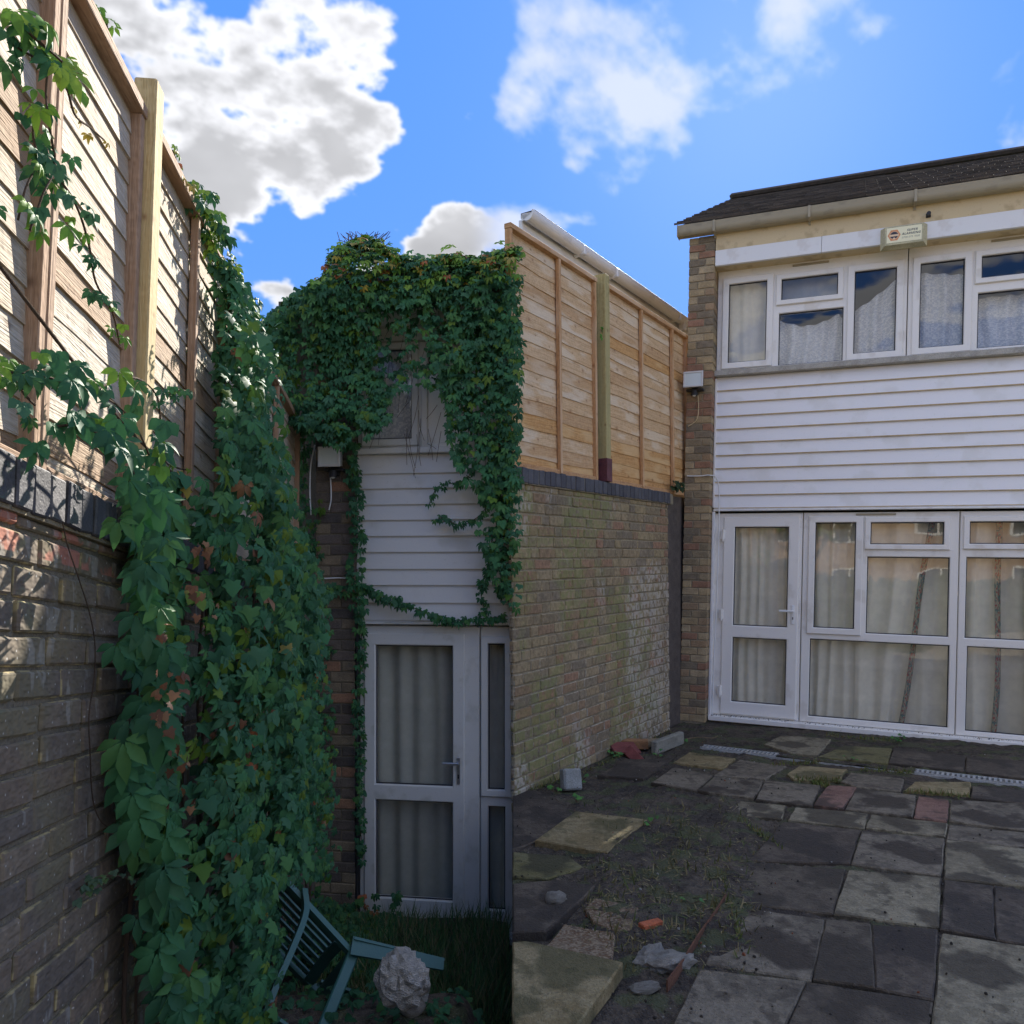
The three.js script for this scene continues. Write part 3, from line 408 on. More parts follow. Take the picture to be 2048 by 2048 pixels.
  let made = 0; for (let k = 0; k < rows; k++) for (let c = 0; c < 18; c++) { const x = c * 0.256 - (k % 2 ? 0.128 : 0) + 0.02, d = k * ex; if (x > E + 0.3 || made++ > 295) continue; const m = part('slate', slateG[Math.floor(r() * 3)], M.slate[Math.floor(r() * 3)], roof); m.position.set(Math.max(0, x), d * sin(pitch) + 0.002 * r(), -d * cos(pitch)); m.rotation.x = pitch; if (x < 0) { m.scale.x = (x + 0.253) / 0.253; } }
  part('ridge', cbox(0, E + 0.3, run * Math.tan(pitch) + 0.02, run * Math.tan(pitch) + 0.09, -run - 0.12, -run + 0.08, 0.03), M.slate[0], roof);
  part('rear_slope', hexa([[0, -0.1, -run * 2], [E + 0.3, -0.1, -run * 2], [E + 0.3, -0.05, -run * 2], [0, -0.05, -run * 2], [0, run * Math.tan(pitch), -run - 0.02], [E + 0.3, run * Math.tan(pitch), -run - 0.02], [E + 0.3, run * Math.tan(pitch) + 0.03, -run], [0, run * Math.tan(pitch) + 0.03, -run]]), M.slate[0], roof);
  // door and lower windows
  const dTop = Y(1445, 1027), thr = Y(1536, 1437), dR = U(1603, 1200), dL = pierW + 0.02;
  const G = [R(1468, 1576, 1054, 1054, 1252, 1253), R(1466, 1575, 1276, 1277, 1405, 1409)]; G[1][0] = G[0][0]; G[1][2] = G[0][2];
  const leaf = [G[0][0] - 0.11, G[1][1] - 0.13, G[0][2] + 0.1, G[0][3] + 0.1];
  const door = node('door', b);
  part('frame', ring([dL, thr, dR - 0.004, dTop], [grow(leaf, -0.012)], off - 0.055, off), M.upvc, door);
  part('leaf', ring(leaf, G, off - 0.04, off + 0.02, 0.007), M.upvc, door);
  for (const g of G) { part('gasket', ring(g, [grow(g, -0.009)], off - 0.012, off - 0.004, 0.001), M.gasket, door); pane(door, g, off - 0.012); }
  const hu = leaf[2] - 0.045, hv = Y(1584, 1222); part('handle', [cbox(hu - 0.014, hu + 0.014, hv - 0.13, hv + 0.06, off + 0.02, off + 0.03, 0.003), cbox(hu - 0.13, hu + 0.012, hv - 0.01, hv + 0.01, off + 0.055, off + 0.07, 0.004), cbox(hu - 0.01, hu + 0.01, hv - 0.01, hv + 0.01, off + 0.025, off + 0.06, 0.003)], M.white, door); part('keyhole', cbox(hu - 0.005, hu + 0.005, hv - 0.085, hv - 0.06, off + 0.028, off + 0.032, 0.001), M.black, door);
  for (const py of [1070, 1228, 1380]) { const v = Y(1440, py); part('hinge', [cbox(leaf[0] - 0.03, leaf[0] + 0.012, v - 0.05, v + 0.05, off + 0.015, off + 0.04, 0.004), cbox(leaf[0] - 0.012, leaf[0] + 0.004, v - 0.07, v + 0.06, off + 0.036, off + 0.052, 0.004)], M.upvc, door); }
  const m2 = U(1915, 1250);
  const l1 = [[R(1629, 1710, 1045, 1045, 1255, 1258), sw], [R(1741, 1888, 1045, 1044, 1089, 1089), sw * 0.8], [R(1733, 1898, 1114, 1114, 1268, 1273), 0], [R(1618, 1897, 1280, 1288, 1434, 1454), 0]];
  const l2 = [[R(1939, 2052, 1043, 1043, 1088, 1088), sw * 0.8], [R(1931, 2060, 1115, 1115, 1277, 1281), 0], [R(1932, 2060, 1293, 1298, 1463, 1472), 0]];
  console.log('lower', JSON.stringify([...l1, ...l2].map(([g]) => g.map((x) => +x.toFixed(3)))), 'upper', JSON.stringify([...u1, ...u2].map(([g]) => g.map((x) => +x.toFixed(3)))), 'door', leaf, dL, dR, thr, dTop, 'pier', pierW, 'vG', vG, top, sill);
  glazing(b, 'window', [dR + 0.004, thr, m2 - 0.004, dTop], l1, off, M.upvc).userData.label = 'four pane lower window beside the door';
  glazing(b, 'window', [m2 + 0.004, thr, E, dTop], l2, off, M.upvc).userData.label = 'lower window at the right edge';
  part('threshold', [cbox(dL - 0.01, E, thr - 0.055, thr - 0.004, off - 0.06, off + 0.1, 0.006)], M.upvc, b);
  part('plinth', box(dL, E, -0.15, thr - 0.057, off - 0.1, off + 0.06), M.darkMortar, b);
  part('vent', [cbox(U(1712, 1028), U(1792, 1028), dTop - 0.03, dTop - 0.012, off, off + 0.014, 0.003)], M.gutter, b);
  // curtains
  const cz = off - 0.13, gl = l1.concat(l2);
  curtain(RF, 'cream curtain behind the glass door of the white boarded house', leaf[0] + 0.03, leaf[2] + 0.05, thr, dTop, cz, M.curtain, 81, { fold: 60 });
  curtain(RF, 'cream curtain in the narrow lower window right of the door', dR + 0.02, l1[0][0][2] + 0.12, thr, dTop, cz - 0.03, M.curtain, 82, { fold: 55 });
  const c1 = curtain(RF, 'cream curtain drawn left of the floral edge in the wide lower window', l1[0][0][2] + 0.02, l1[2][0][0] + 0.42, thr, dTop, cz - 0.01, M.curtain, 83, { fold: 26, amp: 0.03, lean: (i, j) => (j - 0.45) * 0.22 * i });
  const c2 = curtain(RF, 'creased cream curtain right of the floral edge in the wide lower window', l1[2][0][0] + 0.3, m2 + 0.02, thr, dTop, cz - 0.05, M.curtain, 84, { fold: 17, amp: 0.035 });
  const bord = (t, pl, x, lean) => part('floral_border', sheet(4, 24, (i, j) => [x + 0.05 * i + lean(j) + 0.012 * sin(j * 7), j * (dTop - thr), 0.045 + 0.014 * sin(i * 3 + j * 5)], (i, j) => [i, j * 2]), M.border, t, 'strip of dark red and green flowers');
  bord(c1, RF, 0.24, (j) => (j - 0.45) * 0.24);
  const c3 = curtain(RF, 'cream curtain gathered in the lower window at the right edge', m2 + 0.03, m2 + 0.34, thr, dTop, cz - 0.01, M.curtain, 85, { fold: 30 }); bord(c3, RF, 0.11, (j) => 0.02 * sin(j * 3));
  curtain(RF, 'cream curtain draped at the far right of the lower window', m2 + 0.3, E - 0.1, thr, dTop, cz - 0.05, M.curtain, 86, { fold: 22, amp: 0.035 });
  // nets hang from a slack wire, the left bay has a plain curtain
  curtain(RF, 'plain pale curtain in the leftmost upper window', pierW + 0.02, u1[0][0][2] + 0.07, sill, top, cz, M.curtain, 87, { fold: 50, amp: 0.015 });
  const a0 = u1[1][0][0] - 0.05, a1 = u1[3][0][2] + 0.05, vm = u1[2][0][3], sag = (x) => x < 0.52 ? vm - 0.04 - 0.09 * sin(PI * clamp(x / 0.52)) + 0.02 : lerp(vm - 0.06, u1[3][0][3] - 0.03, Math.pow((x - 0.52) / 0.48, 1.4));
  curtain(RF, 'lace net sagging across the middle upper windows', a0, a1, sill, top, cz, M.net, 88, { fold: 48, amp: 0.03, top: sag });
  curtain(RF, 'lace net in the upper window right of the thick mullion', mid + 0.02, mid + 0.56, sill, top, cz, M.net, 89, { fold: 46, amp: 0.03, top: (x) => u2[0][0][3] - 0.03 - 0.09 * x });
  curtain(RF, 'lace net in the upper window at the right edge', mid + 0.58, E - 0.1, sill, top, cz, M.net, 90, { fold: 46, amp: 0.03, top: () => u2[2][0][3] - 0.01 });
  curtain(RF, 'grey blind behind the small upper left vent pane', u1[1][0][0] - 0.05, u1[1][0][2] + 0.04, u1[1][0][1] - 0.1, top, cz - 0.04, cloth([0.6, 0.6, 0.57], 0.1), 98, { fold: 40, amp: 0.006 });
  // alarm box on the fascia
  const av = [RF.at(1766, 460, 0.05), RF.at(1850, 489, 0.05)];
  { const w = 0.39, h = 0.2, cu = (av[0][0] + av[1][0]) / 2, cv = (Y(1766, 462, 0.03) + Y(1850, 487, 0.03)) / 2, t = on(RF, 'alarm_box', 'cream alarm box with an orange hexagon label on the fascia', 'alarm box', cu, cv - h / 2, 0.008);
    part('case', hexa([[-w / 2, 0, 0], [w / 2, 0, 0], [w / 2, h, 0], [-w / 2, h, 0], [-w / 2 + 0.035, 0.022, 0.075], [w / 2 - 0.035, 0.022, 0.075], [w / 2 - 0.035, h - 0.01, 0.075], [-w / 2 + 0.035, h - 0.01, 0.075]]), std([0.66, 0.6, 0.36], 0.45, { map: grainMap }), t);
    const cv2 = document.createElement('canvas'); cv2.width = 512; cv2.height = 256; const g = cv2.getContext('2d'); g.fillStyle = '#efe8c0'; g.fillRect(0, 0, 512, 256); g.fillStyle = '#d9905a'; g.beginPath(); for (let k = 0; k < 6; k++) { const a = k * PI / 3; g.lineTo(110 + 96 * cos(a), 130 + 104 * sin(a)); } g.fill(); g.fillStyle = '#e9c9a0'; g.beginPath(); g.arc(110, 130, 66, 0, 7); g.fill(); g.fillStyle = '#2c2a33'; g.beginPath(); g.arc(110, 130, 60, PI * 1.08, PI * 1.92); g.fill(); g.beginPath(); g.arc(110, 130, 60, PI * 0.1, PI * 0.9); g.fill(); g.fillStyle = '#e9c9a0'; g.fillRect(40, 118, 140, 26); g.beginPath(); g.arc(110, 186, 18, 0, 7); g.fill();
    g.fillStyle = '#26252b'; g.font = 'italic bold 52px sans-serif'; g.textAlign = 'center'; g.fillText('SUPER', 372, 88); g.fillText('ALARMING', 358, 144); g.fillStyle = '#6b6650'; g.font = 'italic 40px sans-serif'; g.fillText('0700 075 7000', 352, 200);
    const ct = new THREE.CanvasTexture(cv2); ct.colorSpace = THREE.SRGBColorSpace; const lw = w / 2 - 0.05;
    part('label', soup([[-lw, 0.04, 0.0775], [lw, 0.04, 0.0775], [lw, h - 0.022, 0.0775], [-lw, 0.04, 0.0775], [lw, h - 0.022, 0.0775], [-lw, h - 0.022, 0.0775]], (p) => [(p[0] + lw) / (2 * lw), (p[1] - 0.04) / (h - 0.062)]), std([1, 1, 1], 0.4, { map: ct }), t); }
  { const [u, v] = RF.at(1857, 430, 0.01), t = on(RF, 'camera_stub', 'small black bracket stub under the gutter beside the alarm box', 'bracket', u, v, -0.003); const g = new THREE.CylinderGeometry(0.018, 0.02, 0.06, 14); g.rotateX(PI / 2); g.translate(0, 0, 0.03); part('stub', g, M.black, t); part('plate', cbox(-0.02, 0.02, -0.02, 0.02, 0, 0.008, 0.002), M.black, t); }
  // black drain pipe edge strips between pier and door, with pale cable
  const cab = (pts, label, m, rr = 0.006) => { const t = thing('cable', label, 'cable', pts[0]); part('sheath', tube(pts.map((p) => p.clone().sub(pts[0])), rr, 40), m, t); };
  const P = (px, py, o) => { const [u, v] = RF.at(px, py, o); return RF.p(u, v, o); };
  cab([P(1374, 952, 0.012), P(1400, 952, 0.012), P(1424, 950, 0.012), P(1432, 955, -0.05), P(1437, 968, -0.1), P(1438, 1040, -0.12), P(1434, 1180, -0.12), P(1428, 1320, -0.12), P(1424, 1436, -0.12)], 'thin white cable running along the pier and down beside the door', M.white);
  cab([P(1396, 790, 0.015), P(1397, 815, 0.015), P(1393, 840, 0.015), P(1376, 853, 0.015)], 'short pale wire dangling below the floodlight on the cleared house', M.cream, 0.004);
  part('pipe_trim', [cbox(pierW + 0.002, pierW + 0.03, 0.02, ys[10] - 0.04, off - 0.05, off + 0.06, 0.006)], M.fascia, b);
}
function floodlight(pl, px, py, w, h, label) {
  const [u, v] = pl.at(px, py, 0.12), t = on(pl, 'floodlight', label, 'floodlight', u, v, 0.005);
  const body = part('housing', hexa([[-w * 0.4, -h * 0.42, 0.03], [w * 0.4, -h * 0.42, 0.03], [w * 0.4, h * 0.42, 0.03], [-w * 0.4, h * 0.42, 0.03], [-w / 2, -h / 2, 0.13], [w / 2, -h / 2, 0.13], [w / 2, h / 2, 0.13], [-w / 2, h / 2, 0.13]]), std([0.5, 0.5, 0.48], 0.5), t);
  part('rim', ring([-w / 2 - 0.006, -h / 2 - 0.006, w / 2 + 0.006, h / 2 + 0.006], [[-w / 2 + 0.012, -h / 2 + 0.012, w / 2 - 0.012, h / 2 - 0.012]], 0.128, 0.142, 0.003), std([0.62, 0.62, 0.6], 0.5), t);
  part('lens', box(-w / 2 + 0.012, w / 2 - 0.012, -h / 2 + 0.012, h / 2 - 0.012, 0.13, 0.136), M.lightGlass, t);
  part('bracket', [cbox(-0.03, 0.03, -h * 0.95, -h * 0.1, -0.004, 0.03, 0.004), cbox(-w * 0.45, w * 0.5, -h * 0.72, -h * 0.55, 0.005, 0.06, 0.006)], M.black, t);
  const s = new THREE.CylinderGeometry(0.026, 0.03, 0.05, 14); s.translate(0, -h * 0.86, 0.055); part('sensor', s, M.black, t); const e = new THREE.SphereGeometry(0.02, 12, 8); e.translate(0, -h * 0.98, 0.06); part('sensor_eye', e, M.white, t); return t;
}
floodlight(RF, 1387, 759, 0.185, 0.145, 'grey floodlight with black sensor on the clean brick pier');
floodlight(LF, 660, 914, 0.15, 0.13, 'grey floodlight on the brick pier among the creeper');
console.log('right house');
// ------------------------------------------------------------------ left house, overgrown
{
  const off = -0.06, E = 0.655, b = on(LF, 'house', 'overgrown house with dull white boarding and a glazed door behind creeper', 'house', 0, 0, 0), r = rng(91);
  const Y = (px, py, o = off) => LF.at(px, py, o)[1], U = (px, py, o = off) => LF.at(px, py, o)[0];
  const p0 = U(631, 900, 0), p1 = U(709, 900, 0), vTop = Y(800, 560, 0);
  const pier = node('pier', b); part('mortar', box(p0 + 0.006, p1 - 0.006, -0.1, vTop, -0.2, -0.007), M.darkMortar, pier);
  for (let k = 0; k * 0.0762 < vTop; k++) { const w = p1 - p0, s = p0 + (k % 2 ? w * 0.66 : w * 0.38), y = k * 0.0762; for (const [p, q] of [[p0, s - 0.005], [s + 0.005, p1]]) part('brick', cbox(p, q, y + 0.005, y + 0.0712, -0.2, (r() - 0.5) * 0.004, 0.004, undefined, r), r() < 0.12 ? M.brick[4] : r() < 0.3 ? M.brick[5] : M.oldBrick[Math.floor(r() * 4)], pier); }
  const D = -4.2;
  part('wall', [box(p0 - 0.42, p0 - 0.002, -0.1, vTop, -0.5, -0.3), box(p0 - 0.42, p0 - 0.3, -0.1, vTop, D, -0.5), box(p0 - 0.4, E, -0.1, vTop, D - 0.2, D), box(E - 0.02, E + 0.03, -0.1, vTop, D, off - 0.1)], M.oldBrick[3], b);
  part('floor', [box(p0, E - 0.02, -0.15, -0.03, D, off - 0.06), box(p0, E - 0.02, Y(800, 1000) - 0.1, Y(800, 1000) + 0.1, D, off - 0.06), box(p0, E, vTop - 0.06, vTop, D, off)], M.room, b);
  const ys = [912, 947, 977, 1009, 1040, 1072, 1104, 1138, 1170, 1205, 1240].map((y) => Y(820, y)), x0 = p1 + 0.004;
  part('backing', box(x0, E, ys[10] - 0.01, ys[0] + 0.03, off - 0.1, off - 0.004), M.dimUpvc, b);
  for (let k = 0; k < 10; k++) { const lo = ys[k + 1], hi = ys[k]; part('cladding_board', hexa([[x0, lo + 0.004, off], [E, lo + 0.004, off], [E, hi + 0.012, off], [x0, hi + 0.012, off], [x0, lo, off + 0.026], [E, lo, off + 0.026], [E, hi + 0.01, off + 0.006], [x0, hi + 0.01, off + 0.006]]), M.dimClad, b); }
  part('window_sill', cbox(x0, E, ys[0] + 0.012, Y(820, 897), off - 0.04, off + 0.06, 0.005), M.dimUpvc, b);
  part('ledge', [cbox(p1 + 0.02, E, ys[10] - 0.03, ys[10] - 0.014, off - 0.02, off + 0.05, 0.003), box(x0, E, ys[10] - 0.014, ys[10] - 0.002, off - 0.02, off + 0.015)], M.dimUpvc, b);
  part('edge_trim', cbox(p1 + 0.002, p1 + 0.016, 0, ys[10] - 0.03, off - 0.03, off + 0.05, 0.004), M.black, b);
  const R = (...a) => rc(LF, off, ...a), top = Y(800, 684), sill = Y(800, 897);
  glazing(b, 'window', [x0, sill, E, top], [[R(738, 824, 700, 700, 879, 878), 0.05], [R(856, 985, 770, 770, 886, 884), 0.045], [R(856, 985, 700, 700, 742, 742), 0]], off, M.dimUpvc);
  part('fascia_board', cbox(x0, E, Y(800, 652, 0.03), Y(800, 612, 0.03), -0.02, 0.03, 0.004), M.dimUpvc, b);
  part('soffit', box(x0, E, top, Y(800, 652, 0.03) + 0.02, off - 0.06, -0.022), M.dimUpvc, b);
  part('upper_wall', box(p1, E, Y(800, 610, 0), vTop, off - 0.1, 0), M.oldBrick[0], b);
  // roof rising gently behind the creeper
  part('roof', [hexa([[p0 + 0.12, vTop + 0.75, -2.4], [E, vTop + 0.75, -2.4], [E, vTop + 0.8, -2.4], [p0 + 0.12, vTop + 0.8, -2.4], [p0 + 0.12, vTop - 0.02, 0.12], [E, vTop - 0.02, 0.12], [E, vTop + 0.03, 0.12], [p0 + 0.12, vTop + 0.03, 0.12]]), hexa([[p0 + 0.12, vTop - 0.1, -4.6], [E, vTop - 0.1, -4.6], [E, vTop - 0.05, -4.6], [p0 + 0.12, vTop - 0.05, -4.6], [p0 + 0.12, vTop + 0.74, -2.41], [E, vTop + 0.74, -2.41], [E, vTop + 0.79, -2.41], [p0 + 0.12, vTop + 0.79, -2.41]])], M.slate[0], b);
  // door and side light
  const thr = Y(850, 1853), dTop = Y(850, 1252), dR = U(960, 1500), G = [R(752, 906, 1290, 1291, 1569, 1570), R(752, 908, 1600, 1602, 1795, 1799)]; G[1][0] = G[0][0]; G[1][2] = G[0][2];
  const leaf = [G[0][0] - 0.085, G[1][1] - 0.15, G[0][2] + 0.085, G[0][3] + 0.085], door = node('door', b);
  part('frame', ring([p1 + 0.018, thr, dR - 0.003, dTop], [grow(leaf, -0.012)], off - 0.055, off), M.dimUpvc, door);
  part('leaf', ring(leaf, G, off - 0.04, off + 0.018, 0.007), M.dimUpvc, door);
  for (const g of G) { part('gasket', ring(g, [grow(g, -0.008)], off - 0.012, off - 0.004, 0.001), M.gasket, door); pane(door, g, off - 0.012); }
  const hu = leaf[2] - 0.04, hv = Y(926, 1525); part('handle', [cbox(hu - 0.012, hu + 0.012, hv - 0.15, hv + 0.04, off + 0.018, off + 0.028, 0.003), cbox(hu - 0.11, hu + 0.01, hv - 0.009, hv + 0.009, off + 0.052, off + 0.066, 0.004), cbox(hu - 0.009, hu + 0.009, hv - 0.009, hv + 0.009, off + 0.02, off + 0.058, 0.003)], M.steel, door); part('keyhole', cbox(hu - 0.005, hu + 0.005, hv - 0.11, hv - 0.08, off + 0.026, off + 0.03, 0.001), M.black, door);
  glazing(b, 'window', [dR + 0.003, thr, E, dTop], [[[G[0][2] + 0.255, G[0][1] - 0.01, E - 0.09, G[0][3] + 0.02], 0.05], [[G[0][2] + 0.255, G[1][1] - 0.05, E - 0.09, G[1][3] - 0.02], 0]], off, M.dimUpvc);
  part('threshold', cbox(p1 + 0.02, E, thr - 0.05, thr - 0.003, off - 0.06, off + 0.1, 0.006), M.dimUpvc, b);
  part('plinth', box(p1, E, -0.15, thr - 0.052, off - 0.1, off + 0.04), M.darkMortar, b);
  const cz = off - 0.12;
  curtain(LF, 'grey green curtain hanging behind the overgrown glass door', leaf[0] + 0.02, leaf[2] + 0.05, thr, dTop, cz, M.greyCurtain, 95, { fold: 42, amp: 0.022 });
  curtain(LF, 'dark curtain in the strip window beside the overgrown door', dR + 0.03, E - 0.06, thr, dTop, cz - 0.02, M.greyCurtain, 96, { fold: 40 });
  curtain(LF, 'pale net behind the upper window under the creeper', p1 + 0.06, E - 0.06, sill, top, cz, M.net, 97, { fold: 50, amp: 0.012 });
  const P = (px, py, o = 0.01) => { const [u, v] = LF.at(px, py, o); return LF.p(u, v, o); };
  const cab = (pts, label) => { const t = thing('cable', label, 'cable', pts[0]); part('sheath', tube(pts.map((p) => p.clone().sub(pts[0])), 0.005, 40), M.white, t); };
  cab([P(630, 890, 0.02), P(622, 930, 0.03), P(620, 980, 0.03), P(622, 1030, 0.02)], 'pale cable hanging left of the overgrown pier');
  cab([P(661, 950, 0.02), P(662, 1000, 0.02), P(658, 1020, 0.015)], 'thin wire hanging under the overgrown floodlight');
  cab([P(634, 1156), P(650, 1157), P(680, 1156), P(704, 1158)], 'white cable crossing the overgrown brick pier');
}
console.log('left house');
// ------------------------------------------------------------------ neighbour's low building behind the right fence
{
  const n = -0.75, a = RW.at(1043, 408, n), z = RW.at(1372, 645, n), v = (a[1] + z[1]) / 2, u0 = RW.at(1046, 420, n)[0], u1 = z[0] + 0.9; console.log('gutter', a, z);
  const t = on(RW, 'neighbour_building', 'low neighbouring building with white gutter above the warm fence', 'building', u0, 0, n), w = u1 - u0;
  part('wall', hexa([[0.6, -0.5, -0.9], [w, -0.5, -0.9], [w, v - 0.2, -0.9], [0.6, v - 0.2, -0.9], [0.1, -0.5, -0.18], [w, -0.5, -0.18], [w, v - 0.2, -0.18], [0.1, v - 0.2, -0.18]]), M.brick[2], t);
  part('fascia_board', cbox(0.02, w, v - 0.26, v - 0.09, -0.06, -0.02, 0.004), M.whiteGutter, t); part('soffit', box(0.06, w, v - 0.25, v - 0.23, -0.2, -0.062), M.gutter, t);
  const gs = new THREE.Shape(); for (let k = 0; k <= 12; k++) { const q = PI + PI * k / 12; gs.lineTo(0.06 + 0.06 * cos(q), 0.07 + 0.07 * sin(q)); } gs.lineTo(0.12, 0.085); gs.lineTo(0.106, 0.085); gs.lineTo(0.106, 0.06); gs.lineTo(0.014, 0.06); gs.lineTo(0, 0.07);
  const gg = new THREE.ExtrudeGeometry(gs, { depth: w, bevelEnabled: false }); gg.rotateY(PI / 2); gg.scale(1, 1, -1); { for (let k = 0; k < gg.attributes.position.count; k += 3) for (const at of Object.values(gg.attributes)) for (let c = 0; c < at.itemSize; c++) { const i = (k + 1) * at.itemSize + c, j = (k + 2) * at.itemSize + c, q = at.array[i]; at.array[i] = at.array[j]; at.array[j] = q; } gg.computeVertexNormals(); }
  gg.translate(0, v - 0.12, -0.018); const gut = part('gutter', gg, M.whiteGutter, t);
  for (const px of [1152, 1218, 1345]) { const u = RW.at(px, 560, n)[0] - u0; part('gutter_bracket', cbox(u - 0.022, u + 0.022, v - 0.128, v - 0.03, -0.02, 0.112, 0.01), M.whiteGutter, gut); }
  { const u = RW.at(1358, 650, n)[0] - u0; part('outlet', cbox(u - 0.04, u + 0.04, v - 0.2, v - 0.1, 0.01, 0.09, 0.01), M.whiteGutter, gut); }
  part('roof_edge', cbox(0.12, w, v - 0.03, v + 0.018, -0.1, 0.05, 0.004), M.black, t);
  part('roof', hexa([[2.2, v + 0.3, -1.0], [w, v + 0.3, -1.0], [w, v + 0.34, -1.0], [2.2, v + 0.34, -1.0], [0.4, v - 0.01, -0.1], [w, v - 0.01, -0.1], [w, v + 0.016, -0.1], [0.4, v + 0.016, -0.1]]), M.slate[0], t);
}
// ------------------------------------------------------------------ what the windows mirror: sunlit terrace and a tree behind the camera
{
  const mats = [M.brick[0], clay([0.5, 0.3, 0.16])];
  for (const [x, lab] of [[-9.2, 'sunlit brick terrace house behind the camera, mirrored left'], [-2.6, 'sunlit brick terrace house behind the camera, mirrored middle'], [4.0, 'sunlit brick terrace house behind the camera, mirrored right']]) {
    const t = thing('terrace_house', lab, 'house', new V3(x, -0.3, 17.5), new THREE.Quaternion().setFromAxisAngle(new V3(0, 1, 0), PI), 'terrace houses behind the camera');
    part('wall', box(-3.29, 3.29, 0, 4.9, -7, 0), mats[1], t);
    part('roof', [hexa([[-3.29, 6.9, -3.5], [3.29, 6.9, -3.5], [3.29, 7, -3.5], [-3.29, 7, -3.5], [-3.29, 4.75, 0.3], [3.29, 4.75, 0.3], [3.29, 4.85, 0.3], [-3.29, 4.85, 0.3]]), hexa([[-3.29, 4.7, -7.2], [3.29, 4.7, -7.2], [3.29, 4.8, -7.2], [-3.29, 4.8, -7.2], [-3.29, 6.89, -3.51], [3.29, 6.89, -3.51], [3.29, 6.99, -3.51], [-3.29, 6.99, -3.51]])], clay([0.3, 0.14, 0.08]), t);
    for (const [a, c] of [[-1.7, 0.9], [1.5, 0.9], [-1.7, 3.2], [1.5, 3.2]]) { const w = node('window', t, a, c, 0); part('frame', ring([-0.75, 0, 0.75, 1.2], [[-0.67, 0.08, -0.04, 1.12], [0.04, 0.08, 0.67, 1.12]], 0.002, 0.05), M.upvc, w); part('pane', box(-0.68, 0.68, 0.07, 1.13, 0.004, 0.012), std([0.05, 0.06, 0.07], 0.1), w); }
  }
}
// ------------------------------------------------------------------ paving of the cleared yard
const slabTex = (base, light, dirt, dAmt, seed, speck = 0) => { const map = rep(tex(1024, 1024, (u, v) => { const a = fbm(u * 4, v * 4, seed, 5, 4, 4), b = fbm(u * 40, v * 40, seed + 3, 3, 40, 40), s = n2(u * 260, v * 260, seed + 7, 260, 260); let c = mixc(base, light, smooth(0.35, 0.68, 0.55 * a + 0.45 * b)); c = c.map((x) => x * (0.78 + 0.44 * fbm(u * 130, v * 130, seed + 21, 2, 130, 130))); c = mixc(c, dirt, dAmt * smooth(0.48, 0.62, fbm(u * 5 + 3, v * 5, seed + 11, 6, 5, 5))); if (s > 0.9) c = mixc(c, dirt, 0.55); c = mixc(c, dirt, 0.5 * smooth(0.6, 0.72, fbm(u * 19, v * 19, seed + 13, 4, 19, 19))); if (speck) { const x = n2(u * 150, v * 150, seed + 17, 150, 150); c = x > 0.66 ? mixc(c, [0.42, 0.34, 0.24], 0.8) : x < 0.3 ? mixc(c, [0.2, 0.1, 0.045], 0.7) : c; } return c; }), 0.8, 0.8); return std([0.66, 0.62, 0.55], 0.92, { map, bumpMap: grainBump, bumpScale: 0.006 }); };
const SL = { g: slabTex([0.18, 0.16, 0.125], [0.3, 0.27, 0.215], [0.06, 0.047, 0.034], 0.9, 201), d: slabTex([0.11, 0.09, 0.07], [0.17, 0.145, 0.115], [0.04, 0.033, 0.028], 0.7, 211), y: slabTex([0.3, 0.24, 0.12], [0.42, 0.36, 0.21], [0.1, 0.1, 0.04], 0.7, 221), l: slabTex([0.27, 0.245, 0.175], [0.4, 0.37, 0.27], [0.07, 0.058, 0.04], 0.8, 231), r: slabTex([0.27, 0.15, 0.12], [0.36, 0.22, 0.18], [0.07, 0.055, 0.045], 0.8, 241), b: slabTex([0.13, 0.11, 0.085], [0.19, 0.165, 0.125], [0.055, 0.045, 0.033], 0.75, 251), a: slabTex([0.22, 0.16, 0.1], [0.3, 0.24, 0.17], [0.07, 0.055, 0.04], 0.4, 261, 1), m: slabTex([0.2, 0.19, 0.08], [0.27, 0.26, 0.14], [0.06, 0.06, 0.03], 0.8, 271) };
